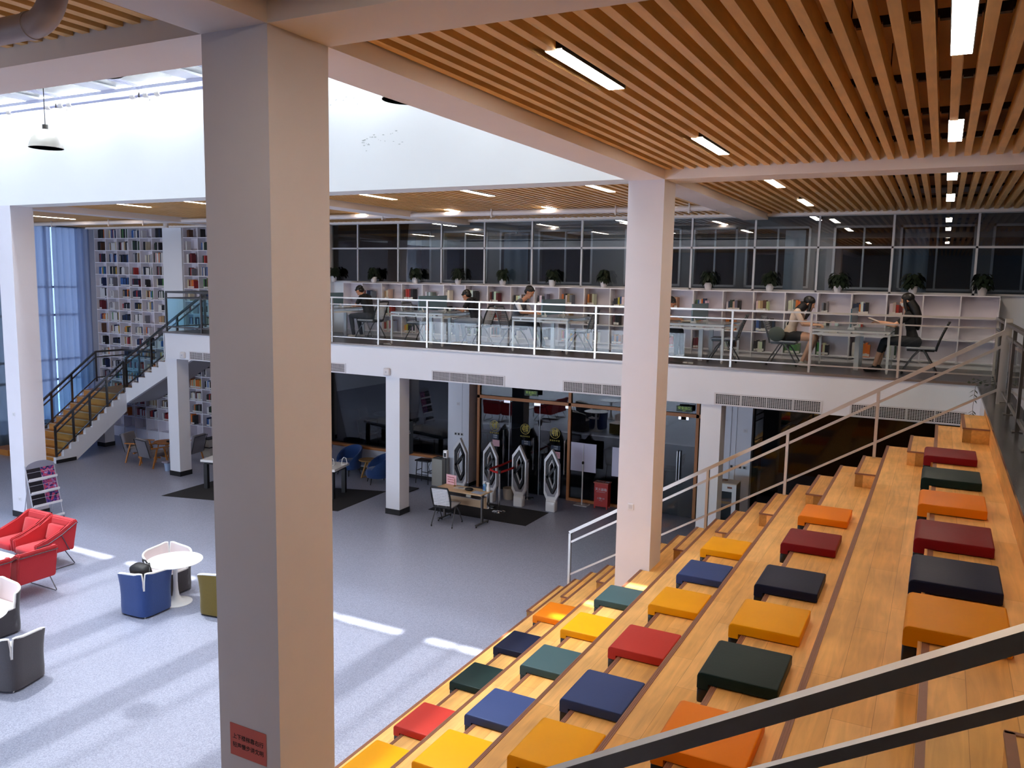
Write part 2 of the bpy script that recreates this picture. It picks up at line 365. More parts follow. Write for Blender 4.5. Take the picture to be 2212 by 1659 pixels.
# ---------------------------------------------------------------- seat cushions
def leather(n, c): return mat(n, c, .45, spec=.15, bump=(40, .05), noise=(3, .05))
LE = dict(amber=leather('amber leather', '#dd8c00'), yellow=leather('yellow leather', '#eba200'), orange=leather('orange leather', '#e88010'), navy=leather('navy leather', '#151d38'), blue=leather('blue leather', '#344678'),
          green=leather('dark green leather', '#142b2b'), teal=leather('slate green leather', '#3a545a'), red=leather('red leather', '#be3830'), maroon=leather('maroon leather', '#7a1018'))
blackvinyl = mat('black vinyl', '#101113', .35)
def cushion_mesh(col):
    W2 = .28
    # profile in x,z: pad on the tread with a lip hanging over the nosing
    outer = [(.41, .004), (.41, .076), (-.07, .076), (-.088, .068), (-.096, .05), (-.096, -.035), (-.022, -.035), (-.022, .004)]
    g = bmesh.new(); a = [g.verts.new((x, -W2, z)) for x, z in outer]; b = [g.verts.new((x, W2, z)) for x, z in outer]; n = len(outer)
    g.faces.new(a); g.faces.new(b[::-1])
    for i in range(n): g.faces.new((a[i], b[i], b[(i+1) % n], a[(i+1) % n]))
    top = [e for e in g.edges if not any(v.co.z < .01 and v.co.x < 0 and v.co.x > -.05 for v in e.verts)]
    bmesh.ops.bevel(g, geom=top, offset=.012, segments=3, profile=.6, affect='EDGES')
    G_ = G().bm(g); return G_.mesh('pad', LE[col], 50)
PADS = {}
lipg = G().box(-.095, -.023, -.276, .276, -.135, -.034, 0, None, .012)
LIP = lipg.mesh('lip', blackvinyl, 50)
seams = []
for sy in (-1, 1): seams.append(G().tube([(.405, sy*.276, .02), (.405, sy*.276, .062), (.397, sy*.276, .072), (-.068, sy*.276, .072), (-.085, sy*.276, .063), (-.092, sy*.276, .048), (-.092, sy*.276, -.03)], .003, 6))
SEAM = {}
ROWS = {'bottom': (17, [6.02, 6.88, 7.98, 9.03, 10.17]), 'second': (13, [5.5, 6.34, 7.45, 8.46, 9.48]), 'third': (9, [4.93, 5.8, 6.84, 7.96, 8.95, 9.97]),
        'fourth': (5, [4.36, 5.32, 6.2, 7.13, 8.4, 9.49]), 'top': (1, [4.95, 5.74, 6.7, 7.77, 8.84, 10.02])}
CC = {'bottom': ['yellow', 'red', 'green', 'navy', 'orange'], 'second': ['yellow', 'blue', 'teal', 'yellow', 'teal'], 'third': ['yellow', 'blue', 'red', 'yellow', 'blue', 'yellow'],
      'fourth': ['orange', 'green', 'yellow', 'navy', 'maroon', 'orange'], 'top': ['amber', 'navy', 'maroon', 'orange', 'green', 'maroon']}
NTH = ['nearest', 'second', 'third', 'fourth', 'fifth', 'sixth', 'seventh', 'eighth']
WORDC = dict(amber='amber', yellow='yellow', orange='orange', navy='navy blue', blue='muted blue', green='dark green', teal='slate green', red='red', maroon='maroon')
for rn, (k, ys) in ROWS.items():
    for i, y in enumerate(ys):
        c = CC[rn][i]
        if c not in PADS:
            PADS[c] = cushion_mesh(c); SEAM[c] = [q.mesh('piping', LE[c], 50) for q in seams]
        nth = 'nearest the camera' if i == 0 else ('farthest away' if i == len(ys)-1 else NTH[i]+' nearest')
        yy = y
        t = thing('seat_cushion', f'{WORDC[c]} leather cushion on the {rn} cushion row of the bleachers, {nth}', 'seat cushion', (BX(k), yy, BZ(k)+.005), 0, 'leather seat cushions on the bleachers')
        link('pad', PADS[c], t); link('piping', SEAM[c][0], t); link('piping', SEAM[c][1], t); link('lip', LIP, t)

# ---------------------------------------------------------------- railings
def rail(name, label, cat, loc): return thing(name, label, cat, loc)
def slope_z(x, h): return -.355+(x-.037)*.605+h
def tread(x):
    k = 0
    while k < 20 and BX(k) > x: k += 1
    return BZ(k) if x > BX(20) else GZ
def sloped_railing(label, y, x0, x1, posts):
    t = thing('stair_railing', label, 'railing', (-2.4, y, GZ)); M = lambda x, z: (x+2.4, 0, z-GZ)
    hb = .88
    part('handrail', G().bar(M(x0, slope_z(x0, hb)), M(x1, slope_z(x1, hb)), .05, .05), steel, t)
    part('mid_rail', G().bar(M(x0, slope_z(x0, .70)), M(x1, slope_z(x1, .70)), .03, .035), steel, t)
    part('bottom_rail', G().bar(M(x0, slope_z(x0, .13)), M(x1, slope_z(x1, .13)), .03, .03), steel, t)
    for px, pb in posts:
        part('post', G().box(px-.02+2.4, px+.02+2.4, -.03, .03, max(tread(px-.02), tread(px+.02))+.007-GZ if px < .62 else .004-GZ, slope_z(px, hb)-GZ-.02), steel, t)
    ps = [p[0] for p in posts]
    for a, b in zip(ps, ps[1:]):
        a += .035; b -= .035
        q = [M(a, slope_z(a, .15)), M(b, slope_z(b, .15)), M(b, slope_z(b, .68)), M(a, slope_z(a, .68))]
        part('glass_panel', G().prism([(p[0], p[2]) for p in q], -.005, .005, 'y'), railglass, t)
    return t
sloped_railing('steel and glass railing along the far end of the bleachers', 12.50, -5.33, .76, [(-5.32, -3.72), (-4.15, -3.0), (-3.03, -2.3), (-1.88, -1.6), (-.70, -.9), (.74, -.1)])
sloped_railing('steel handrail crossing the lower right foreground along the near end of the bleachers', 2.31, -5.33, 1.3, [(-5.32, -3.72), (-4.15, -3.0), (-2.9, -2.25), (-1.75, -1.5), (-1.02, -1.07), (.95, 0)])
# balcony railing
t = thing('balcony_railing', 'long steel and glass railing along the edge of the balcony', 'railing', (-6, 15.12, 0))
X = lambda x: x+6
part('handrail', G().box(X(-15.4), X(.83), -.025, .025, 1.03, 1.06), steel, t)
part('mid_rail', G().box(X(-15.4), X(.83), -.012, .012, .88, .902), steel, t)
part('bottom_rail', G().box(X(-15.4), X(.83), -.012, .012, .125, .147), steel, t)
px = [-15.27, -13.94, -12.61, -11.28, -9.965, -8.648, -7.34, -6.014, -4.69, -3.358, -1.996, -.585, .80]
for x in px: part('post', G().box(X(x)-.018, X(x)+.018, -.02, .02, .004, 1.03), steel, t)
for a, b in zip(px, px[1:]): part('glass_panel', G().box(X(a)+.04, X(b)-.04, -.005, .005, .15, .875), railglass, t)
# railing over the black ledge
t = thing('ledge_railing', 'steel and glass railing standing on the black stone ledge', 'railing', (.8, 9, 0))
yy = lambda y: y-9
part('handrail', G().box(-.03, .03, yy(3.0), yy(15.1), 1.03, 1.07), steeldark, t)
part('mid_rail', G().box(-.015, .015, yy(3.0), yy(15.1), .87, .9), steeldark, t)
part('bottom_rail', G().box(-.015, .015, yy(3.0), yy(15.1), .12, .15), steeldark, t)
py = [3.6, 4.9, 6.2, 7.55, 8.95, 10.13, 11.53, 14.0]
for y in py: part('post', G().box(-.02, .02, yy(y)-.04, yy(y)+.04, .004, 1.04).box(-.05, .05, yy(y)-.07, yy(y)+.07, .003, .012), steeldark, t)
part('newel_post', G().box(-.045, .045, yy(12.75)-.045, yy(12.75)+.045, .004, 1.12, 0, None, .004), steel, t, label='thick square corner post')
for a, b in zip(py, py[1:]): part('glass_panel', G().box(-.005, .005, yy(a)+.07, yy(b)-.07, .15, .87), railglass, t)
# landing railing at the left end of the balcony
t = thing('landing_railing', 'steel railing around the top landing of the far staircase', 'railing', (-17.3, 15.12, 0))
X = lambda x: x+17.3
for z, r in ((1.045, .025), (.89, .016), (.13, .016)):
    part('handrail' if z > 1 else 'mid_rail' if z > .5 else 'bottom_rail', G().bar((X(-18.2), 0, z), (X(-15.45), 0, z), r*2).bar((X(-18.2), 0, z), (X(-18.2), 1.6, z), r*2), steeldark, t)
for x, y in ((-18.2, 0), (-16.9, 0), (-15.6, 0), (-18.2, 1.6)): part('post', G().box(X(x)-.022, X(x)+.022, y-.022, y+.022, .004, 1.03), steeldark, t)
for a, b in ((-18.2, -16.9), (-16.9, -15.6)): part('glass_panel', G().box(X(a)+.04, X(b)-.04, -.004, .004, .15, .87), glassmat('stair glass', (.82, .94, .97), 1, 0, 1.18), t)
part('glass_panel', G().box(X(-18.2)-.004, X(-18.2)+.004, .05, 1.55, .15, .87), MAT['stair glass'], t)

# ================================================================ far staircase (two flights at a right angle)
stairwood = woodmat('stair oak', '#cf9250', '#c58642', 'X', .3, 2.0, .4, .8)
st = thing('staircase', 'L-shaped far staircase with oak treads and white stringers', 'staircase', (-21.5, 15.5, GZ))
inv = Matrix.Translation((21.5, -15.5, -GZ))
NL = 10; rise = 1.76/NL; run = (16.72-14.36)/NL
for i in range(NL):
    y = 14.36+run*i; z = GZ+rise*(i+1)
    o = part('step', G().box(-23.72, -22.13, y, y+run+.02, z-rise-.01, z, 0, inv), stairwood, st)
    part('nosing', G().box(-23.72, -22.12, y-.006, y+.02, z-.012, z+.004, 0, inv), mat('pale nosing', '#c7b6a2', .4), o)
poly = [(14.36, GZ)]
for i in range(NL): poly += [(14.36+run*i, GZ+rise*(i+1)), (14.36+run*(i+1), GZ+rise*(i+1))]
poly += [(16.72, GZ+1.76-.55), (15.0, GZ)]
part('stringer', G().prism(poly, -22.13, -22.02, 'x', 0, inv), white, st); part('stringer', G().prism(poly, -23.80, -23.72, 'x', 0, inv), white, st)
part('skirting', G().box(-22.02, -22.005, 14.36, 14.98, GZ, GZ+.1, 0, inv), blackskirt, st)
zl = GZ+1.76
part('landing', G().box(-23.8, -22.05, 16.72, 17.94, zl-.3, zl-.03, 0, inv), white, st)
part('landing_top', G().box(-23.8, -22.05, 16.72, 17.94, zl-.03, zl, 0, inv), stairwood, st)
NU = 12; ru = (22.05-18.45)/NU; ri = -zl/NU
poly = [(-22.1, zl-.35), (-22.1, zl)]
for i in range(NU):
    x = -22.05+ru*i; z = zl+ri*(i+1); poly += [(x, z), (x+ru, z)]
    o = part('step', G().box(x, x+ru+.02, 16.83, 17.93, z-.06, z, 0, inv), stairwood, st)
    part('nosing', G().box(x-.006, x+.03, 16.72, 17.93, z-.012, z+.004, 0, inv), nose, o)
poly += [(-18.3, 0), (-18.3, -.5)]
part('stringer', G().prism(poly, 16.72, 16.83, 'y', 0, inv), white, st)
under = [(-22.1, zl-.35), (-18.3, -.5), (-18.3, -.3), (-22.1, zl-.12)]
part('soffit', G().prism(under, 16.83, 17.94, 'y', 0, inv), mat('stair soffit', '#a9a8ae', .8), st)
# railings of that staircase
sg = MAT['stair glass']
def flight_rail(label, pts, hs, posts, panels, loc, m=steeldark):
    t = thing('stair_railing', label, 'railing', loc); L = Vector(loc)
    for h, r, nm in ((.95, .028, 'handrail'), (.78, .017, 'mid_rail'), (.13, .017, 'bottom_rail')):
        g = G()
        for a, b in zip(pts, pts[1:]): g.bar(Vector(a)+Vector((0, 0, h))-L, Vector(b)+Vector((0, 0, h))-L, r*2)
        part(nm, g, m, t)
    for p in posts:
        p = Vector(p)-L; part('post', G().box(p.x-.025, p.x+.025, p.y-.025, p.y+.025, p.z, p.z+.93), m, t)
    for a, b in panels:
        a = Vector(a)-L; b = Vector(b)-L; d = (b-a).normalized(); n = Vector((-d.y, d.x, 0)).normalized()*.004; a = a+d*.06; b = b-d*.06
        vs = [a+n+Vector((0, 0, .16)), b+n+Vector((0, 0, .16)), b+n+Vector((0, 0, .76)), a+n+Vector((0, 0, .76))]; vs += [v-2*n for v in vs]
        g = G()._add(vs, [(0, 1, 2, 3), (7, 6, 5, 4), (0, 4, 5, 1), (1, 5, 6, 2), (2, 6, 7, 3), (3, 7, 4, 0)]); part('glass_panel', g, sg, t)
    return t
fz = lambda y: GZ+.05+.745*(y-14.36)
A = lambda y, x=-22.08: (x, y, fz(y))
flight_rail('railing on the near side of the far staircase\'s lower flight', [A(14.4), A(16.7)], 0, [A(14.42), A(14.98), A(15.52), A(16.1), A(16.7)], [(A(14.42), A(14.98)), (A(14.98), A(15.52)), (A(15.52), A(16.1)), (A(16.1), A(16.7))], (-22.08, 15.5, fz(15.5)))
B = lambda y: A(y, -23.72)
flight_rail('railing on the curtain side of the far staircase, turning round the landing', [B(14.4), B(16.95), (-23.72, 17.9, fz(16.95)), (-22.1, 17.9, fz(16.95))], 0, [B(14.7), B(15.42), B(16.1), B(16.95), (-22.9, 17.9, fz(16.95))], [(B(14.7), B(15.42)), (B(15.42), B(16.1)), (B(16.1), B(16.95)), ((-23.7, 17.9, fz(16.95)), (-22.9, 17.9, fz(16.95)))], (-23.72, 15.5, fz(15.5)))
U = lambda x, y=16.77: (x, y, zl+.12+(x+22.05)*(-zl/3.6))
flight_rail('railing on the near side of the far staircase\'s upper flight', [U(-22.05), U(-18.6)], 0, [U(-22.05), U(-20.9), U(-19.75), U(-18.6)], [(U(-22.05), U(-20.9)), (U(-20.9), U(-19.75)), (U(-19.75), U(-18.6))], (-20.3, 16.77, U(-20.3)[2]))
# ================================================================ glazing, rooms behind it
darkroom = mat('dim room wall', '#6d7076', .8); greyframe = mat('pale grey frame', '#b9bcc4', .45)
clear = glassmat('partition glass', (.78, .84, .88), 1.0, 0, 1.75)
clear2 = glassmat('lobby glass', (.4, .44, .48), 1.0, 0, 1.55)
# upper glass partition
g = G(); MX = [-15.4, -14.07, -12.75, -11.41, -10.15, -8.84, -7.55, -6.28, -4.95, -3.6, -2.33, -.95, .5, 1.95, 3.4]
for x in MX: g.box(x-.02, x+.02, 17.93, 17.99, 1.38, 2.95)
g.box(-15.4, 8, 17.93, 17.99, 2.27, 2.31).box(-15.4, 8, 17.93, 17.99, 1.38, 1.42).box(-15.4, 8, 17.92, 18.0, 2.92, 2.96)
w3 = struct('window_3', g, mat('partition frame', '#c3c6ce', .4))
for a, b in zip(MX, MX[1:]): part('pane', G().box(a+.02, b-.02, 17.955, 17.965, 1.42, 2.27).box(a+.02, b-.02, 17.955, 17.965, 2.31, 2.92), clear, w3)
struct('wall_low', G().box(-15.4, 8, 18.0, 18.1, 0, 1.38), white)
struct('wall_end', G().box(-15.42, -14.95, 17.7, 18.35, 0, 3.4), white)
# corridor behind the glass: wall with framed openings, dark beyond
g = G(); W0 = 20.6; op = [(-15, -13.5), (-13.0, -11.6), (-11.1, -10.2), (-9.9, -8.4), (-7.4, -6.0), (-5.6, -4.6), (-4.3, -2.9), (-2.3, -1.1), (-.9, .5), (.9, 2.0), (2.5, 4.6)]
xs = [-15.4]+[v for o in op for v in o]+[8]
for i in range(0, len(xs), 2): g.box(xs[i], xs[i+1], W0, W0+.15, 0, 3.42)
for a, b in op: g.box(a, b, W0, W0+.15, 0, 1.5).box(a, b, W0, W0+.15, 2.85, 3.42)
struct('wall_corridor', g, darkroom)
g = G()
for a, b in op:
    g.box(a-.05, a, W0-.03, W0, 1.45, 2.9).box(b, b+.05, W0-.03, W0, 1.45, 2.9).box(a-.05, b+.05, W0-.03, W0, 2.85, 2.9).box(a-.05, b+.05, W0-.03, W0, 1.45, 1.5)
    m_ = (a+b)/2; g.box(m_-.02, m_+.02, W0, W0+.05, 1.5, 2.85)
w4 = struct('window_4', g, greyframe)
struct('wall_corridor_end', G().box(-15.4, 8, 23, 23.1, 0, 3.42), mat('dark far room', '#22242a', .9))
# bright window at the far right with small panes
g = G().box(2.5, 4.2, 20.75, 20.8, 1.5, 2.2)
out = mat('glowing daylight view', '#cfe4ee', .9, emit='#9fc8ee', es=1.6, noise=(14, .3))  # emission stands in for the daylight outside this window
w5 = struct('window_5', G().box(2.45, 2.5, 20.7, 20.85, 1.45, 2.3).box(3.3, 3.36, 20.7, 20.85, 1.45, 2.3).box(2.5, 4.2, 20.7, 20.85, 1.82, 1.9).box(2.5, 4.2, 20.7, 20.85, 2.2, 2.3), mat('dark frame', '#1d2b3c', .4))
part('view', G().box(2.62, 4.2, 20.82, 20.83, 1.5, 2.2), out, w5)
# sheer drapes in the corridor
def drape(name, label, x0, x1, y, z0, z1, m, axis='x', amp=.04, freq=14, group=None):
    n = int(abs(x1-x0)*freq*6); v = []; f = []
    for i in range(n+1):
        x = x0+(x1-x0)*i/n; o = amp*math.sin(x*freq*2*PI/2)+amp*.4*math.sin(x*freq*1.3+1)
        for z in (z0, (z0+z1)/2, z1): v.append((x, y+o*(1 if z < z1 else .7), z) if axis == 'x' else (y+o*(1 if z < z1 else .7), x, z))
    for i in range(n):
        for j in (0, 1): a = i*3+j; f.append((a, a+1, a+4, a+3))
    g = G()._add(v, f); return solo(name, g, m, label, 'curtain', group, smooth=80)
def sheer(name, col, tr):
    m = bpy.data.materials.new(name); m.use_nodes = True; nt = m.node_tree; b = nt.nodes['Principled BSDF']; b.inputs['Base Color'].default_value = lin(col); b.inputs['Roughness'].default_value = .9
    o = nt.nodes['Material Output']; t = nt.nodes.new('ShaderNodeBsdfTransparent'); tl = nt.nodes.new('ShaderNodeBsdfTranslucent'); tl.inputs[0].default_value = lin(col)
    m1 = nt.nodes.new('ShaderNodeMixShader'); m2 = nt.nodes.new('ShaderNodeMixShader'); m1.inputs[0].default_value = .45; m2.inputs[0].default_value = tr
    nt.links.new(b.outputs[0], m1.inputs[1]); nt.links.new(tl.outputs[0], m1.inputs[2]); nt.links.new(m1.outputs[0], m2.inputs[1]); nt.links.new(t.outputs[0], m2.inputs[2]); nt.links.new(m2.outputs[0], o.inputs[0])
    return m
she = sheer('sheer curtain', '#b4c2de', .10); she2 = sheer('corridor curtain', '#8fa3b8', .15)
drape('window_curtain', 'tall pale blue sheer curtain by the far staircase, right-hand panel against the bookcase', 16.64, 17.95, -25.15, GZ+.05, 2.93, she, 'y', .045, 9, 'sheer curtains on the left window')
drape('window_curtain', 'tall pale blue sheer curtain by the far staircase, panel left of the right-hand one', 15.15, 16.6, -25.15, GZ+.05, 2.93, she, 'y', .045, 9, 'sheer curtains on the left window')
drape('window_curtain', 'grey-green sheer curtain showing left of the white column', 9.4, 15.1, -25.15, GZ+.05, 2.93, sheer('grey curtain', '#6d7578', .1), 'y', .045, 4, 'sheer curtains on the left window')
for i, (a, b, d) in enumerate(((-14.7, -13.9, 'left'), (-10.95, -10.2, 'second'), (-7.2, -6.4, 'middle'), (-3.4, -2.95, 'fourth'), (-.85, -.35, 'right'))):
    drape('corridor_curtain', f'grey curtain beyond the upper glass partition, {d} of five', a, b, 20.45, 0.01, 2.8, she2, 'x', .03, 6, 'curtains beyond the glass partition')
rod = G().tube([(-25.15, 8.6, 2.97), (-25.15, 17.95, 2.97)], .015); solo('curtain_rod', rod, steeldark, 'thin curtain rod over the sheer curtains', 'curtain rod')
# ---------------------------------------------------------------- ground floor glazing
g = G().box(-15.4, -11.36, 18.3, 18.42, GZ, -3.24)
struct('wall_sill', g, white); struct('baseboard_1', G().box(-15.4, -11.36, 18.28, 18.3, GZ, GZ+.1), blackskirt)
w6 = struct('window_6', G().box(-15.4, -11.36, 18.22, 18.44, -3.26, -3.19), orangewood)
part('pane', G().box(-15.4, -11.36, 18.36, 18.37, -3.19, -.72), clear2, w6)
struct('wall_pier', G().box(-11.36, -10.72, 18.25, 18.75, GZ, -.72), white); struct('baseboard_2', G().box(-11.38, -10.7, 18.235, 18.77, GZ, GZ+.09), blackskirt)
struct('trim_3', G().box(-10.93, -10.92, 18.245, 18.252, GZ, -.72), greyframe)
def glass_door(name, x0, x1, hs, extra=()):
    g = G().box(x0, x0+.07, 18.38, 18.5, GZ, -.72).box(x1-.07, x1, 18.38, 18.5, GZ, -.72).box(x0, x1, 18.38, 18.5, -1.53, -1.45)
    for e in extra: g.box(e-.035, e+.035, 18.38, 18.5, GZ, -.72)
    d = struct(name, g, orangewood); part('glass_panel', G().box(x0+.07, x1-.07, 18.43, 18.44, -1.45, -.72).box(x0+.07, x1-.07, 18.43, 18.44, GZ+.02, -1.53), clear2, d)
    for h, (za, zb) in hs:
        part('door_handle', G().tube([(h, 18.37, za), (h, 18.37, zb)], .016, 10).tube([(h, 18.49, za), (h, 18.49, zb)], .016, 10).tube([(h, 18.36, za+.1), (h, 18.5, za+.1)], .01).tube([(h, 18.36, zb-.1), (h, 18.5, zb-.1)], .01), chrome, d)
        part('door_clip', G().box(h-.02, h+.16, 18.41, 18.45, -1.6, -1.53), chrome, d)
    return d
d1 = glass_door('door_1', -10.55, -7.9, [(-9.76, (-3.18, -2.3)), (-8.9, (-3.24, -2.42)), (-8.04, (-3.26, -2.4))])
part('door_edge', G().box(-9.63, -9.615, 18.425, 18.445, GZ, -1.53).box(-8.77, -8.755, 18.425, 18.445, GZ, -1.53), greyframe, d1)
struct('window_7', G().box(-7.9, -6.2, 18.38, 18.5, GZ, GZ+.07).box(-7.9, -6.2, 18.38, 18.5, -1.53, -1.45).box(-6.2, -6.12, 18.38, 18.5, GZ, -.72), orangewood)
w7 = bpy.data.objects['window_7']; part('pane', G().box(-7.9, -6.2, 18.43, 18.44, GZ+.07, -.72), clear2, w7)
d2 = glass_door('door_2', -6.12, -4.72, [(-5.19, (-3.05, -2.34)), (-5.13, (-3.05, -2.34))])
struct('window_8', G().box(-4.72, -4.15, 18.38, 18.5, -1.53, -1.45), orangewood); part('pane', G().box(-4.72, -4.15, 18.43, 18.44, GZ, -.72), clear2, bpy.data.objects['window_8'])
struct('wall_pier_right', G().box(-4.15, -3.52, 18.3, 18.9, GZ, -.72).box(-4.0, -3.97, 18.28, 18.3, GZ, -.72).box(-3.86, -3.85, 18.285, 18.3, GZ, -.72), white)
struct('window_9', G().box(-3.52, 8, 18.5, 18.51, GZ, -.72), glassmat('dark glass', (.12, .13, .15), 1, 0, 1.55))
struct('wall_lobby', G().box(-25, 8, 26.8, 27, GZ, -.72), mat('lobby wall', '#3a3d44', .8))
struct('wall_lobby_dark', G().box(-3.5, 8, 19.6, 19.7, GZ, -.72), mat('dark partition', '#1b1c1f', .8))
# stickers on the doors: round signs with a character seen from behind, text strips
gold = mat('gold vinyl', '#b9a83a', .5, emit='#b9a83a', es=0)
navy = mat('navy sticker', '#1d2f4a', .5); pinkp = mat('pink paper', '#f3c3cc', .8); redink = mat('red ink', '#b01f30', .7); inkw = mat('white ink', '#dfe3ea', .7)
for i, (x, z) in enumerate(((-10.05, -2.23), (-9.16, -2.23), (-8.33, -2.25))):
    s = thing('door_sign', ['left', 'middle', 'right'][i]+' of the three round gold quiet signs on the glass doors', 'sign', (x, 18.42, z), 0, 'round gold signs on the glass doors')
    r = [(.135*math.cos(a), .135*math.sin(a)) for a in [2*PI*k/40 for k in range(40)]]; r2 = [(c*.93, d*.93) for c, d in r]
    g = G()
    for k in range(40):
        j = (k+1) % 40; g._add([(r[k][0], 0, r[k][1]), (r[j][0], 0, r[j][1]), (r2[j][0], 0, r2[j][1]), (r2[k][0], 0, r2[k][1])], [(0, 1, 2, 3)])
    part('ring', g, gold, s)
    text_mesh('character', '静', .2, gold, s, TM(0, -.001, 0), mirror=True)
    text_mesh('caption', 'QUIET' if False else '请 保 持 安 静', .045, gold, s, TM(0, -.001, -.19), mirror=True)
def sticker(name, label, x, z, w_, h_, m, lines=(), ink=None, size=.06, group=None, y=18.42, cat='sticker'):
    t = thing(name, label, cat, (x, y, z), 0, group)
    part('sheet', G().box(-w_/2, w_/2, -.001, .001, -h_/2, h_/2), m, t)
    n = len(lines)
    for i, ln in enumerate(lines): text_mesh('lettering', ln, size, ink, t, TM(0, -.002, (n-1)*size*.65-i*size*1.3))
    return t
sticker('door_sticker', 'small navy sticker with white lettering under the left gold sign', -10.03, -2.51, .2, .11, navy, ['不吸烟', '不喧哗'], inkw, .04, 'navy stickers on the glass doors')
sticker('door_sticker', 'small navy sticker with white lettering under the middle gold sign', -9.13, -2.58, .25, .12, navy, ['不大声', '不喧哗'], inkw, .04, 'navy stickers on the glass doors')
sticker('door_sticker', 'small navy sticker with white lettering above the pink exit notice', -8.3, -2.62, .25, .12, navy, ['不吸烟', '不喧哗'], inkw, .04, 'navy stickers on the glass doors')
sticker('exit_notice', 'pink paper notice with red characters on the right glass door', -8.29, -2.8, .23, .17, pinkp, ['出口'], redink, .085, cat='notice')
sticker('blank_notice', 'blank pink paper on the left glass door', -10.0, -2.68, .21, .17, pinkp, cat='notice')
exitg = mat('exit sign green', '#24401f', .5); exitt = mat('exit lettering', '#8fae4a', .5, emit='#8fae4a', es=.15)
def exit_sign(x, z, label):
    t = thing('exit_sign', label, 'exit sign', (x, 18.3, z), 0, 'green exit signs over the glass doors')
    part('panel', G().box(-.18, .18, -.02, .02, -.065, .065), exitg, t); text_mesh('lettering', '安全出口', .075, exitt, t, TM(0, -.022, .015)); text_mesh('lettering', 'EXIT', .035, exitt, t, TM(0, -.022, -.043))
    part('hanger', G().box(-.12, -.115, -.003, .003, .065, .7).box(.115, .12, -.003, .003, .065, .7), black, t)
exit_sign(-8.95, -1.28, 'green exit sign hanging over the three glass doors'); exit_sign(-5.05, -1.33, 'green exit sign hanging over the glass door right of the big column')
# furniture in the dim lobby behind the glass
tw = mat('white tabletop', '#e8e9ea', .35); legd = mat('dark metal', '#242426', .4, .5)
def lobby_table(label, loc):
    t = thing('round_table', label, 'table', loc, 0, 'round tables in the dim lobby'); part('tabletop', G().lathe([(0, .7), (.5, .7), (.52, .715), (.5, .73), (0, .73)]), tw, t); part('base', G().lathe([(.28, 0), (.28, .02), (.03, .04), (.025, .7)]), legd, t); return t
def lobby_chair(label, loc, rz):
    t = thing('lobby_chair', label, 'chair', loc, rz, 'dark chairs in the dim lobby'); part('seat', G().box(-.24, .24, -.23, .23, .42, .48, 0, None, .02), legd, t)
    part('backrest', G().prism([(-.25, .48), (-.2, .48), (-.27, .85), (-.31, .85)], -.23, .23, 'y'), legd, t)
    for sx in (-.2, .2):
        for sy in (-.2, .2): part('leg', G().tube([(sx, sy, .42), (sx*1.15, sy*1.15, 0)], .014, 6), legd, t)
pt = [(-15.4, 21.2), (-13.3, 20.6), (-16.9, 23.2), (-9.6, 21.6), (-6.9, 21.2), (-12.3, 23.4)]
for i, (x, y) in enumerate(pt):
    wh = ['farthest left', 'second from the left', 'behind the left window pane', 'behind the left glass door', 'behind the easel', 'deep in the room'][i]
    lobby_table(f'white round table in the dim lobby, {wh}', (x, y, GZ)); lobby_chair(f'dark chair beside the white lobby table {wh}, left side', (x-.75, y-.1, GZ), 0); lobby_chair(f'dark chair beside the white lobby table {wh}, right side', (x+.75, y+.1, GZ), PI)
# ================================================================ lamps, pipes, grilles
ledm = mat('lamp diffuser', '#eef4ff', .5, emit='#ffecd8', es=15.0)
ORD = ['first', 'second', 'third', 'fourth', 'fifth', 'sixth', 'seventh', 'eighth', 'ninth', 'tenth', 'eleventh', 'twelfth', 'thirteenth', 'fourteenth', 'fifteenth', 'sixteenth', 'seventeenth', 'eighteenth', 'nineteenth', 'twentieth', 'twenty-first', 'twenty-second', 'twenty-third', 'twenty-fourth', 'twenty-fifth']
H_ = G().box(-.066, .066, -.59, .59, .003, .11).box(-.066, -.06, -.59, .59, -.006, .003).box(.06, .066, -.59, .59, -.006, .003).mesh('housing', black)
D_ = G().box(-.06, .06, -.575, .575, -.008, .003).mesh('diffuser', ledm)
def led(x, y, label, grp):
    t = thing('ceiling_light', label, 'ceiling light', (x, y, 2.985), 0, grp); link('housing', H_, t); link('diffuser', D_, t)
    return t
for i, y in enumerate((5.55, 9.05, 12.4, 15.5)):
    wh = ['nearest the camera', 'second from the camera', 'third from the camera', 'farthest, by the glass partition'][i]
    led(-.01, y, 'bright lamp in the right-hand line of ceiling lamps, '+wh, 'ceiling lamps between the slats')
    led(-2.345 if i < 2 else -2.3, y+(.05 if i < 2 else .2), 'bright lamp in the second line of ceiling lamps, '+wh, 'ceiling lamps between the slats')
for x, lb in ((-4.95, 'lamp just left of the big right column, front row over the balcony'), (-7.2, 'second lamp left of the big right column, front row over the balcony'), (-9.3, 'third lamp left of the big right column, front row over the balcony'), (-11.9, 'front-row lamp over the balcony hidden mostly by the near column'),
              (-13.75, 'front-row lamp over the balcony just left of the near column'), (-15.8, 'front-row lamp over the balcony, leftmost seen')): led(x, 12.4 if x > -12 else 12.2, lb, 'ceiling lamps between the slats')
for x, lb in ((-4.9, 'small-looking lamp right beside the right column, back row'), (-7.2, 'back-row lamp over the second study table'), (-9.5, 'back-row lamp over the third study table'), (-11.9, 'back-row lamp seen just right of the near column'), (-19.6, 'lamp in front of the tall bookcase'), (-21.6, 'lamp over the sheer curtains')): led(x, 15.7 if x > -13 else 14.4, lb, 'ceiling lamps between the slats')
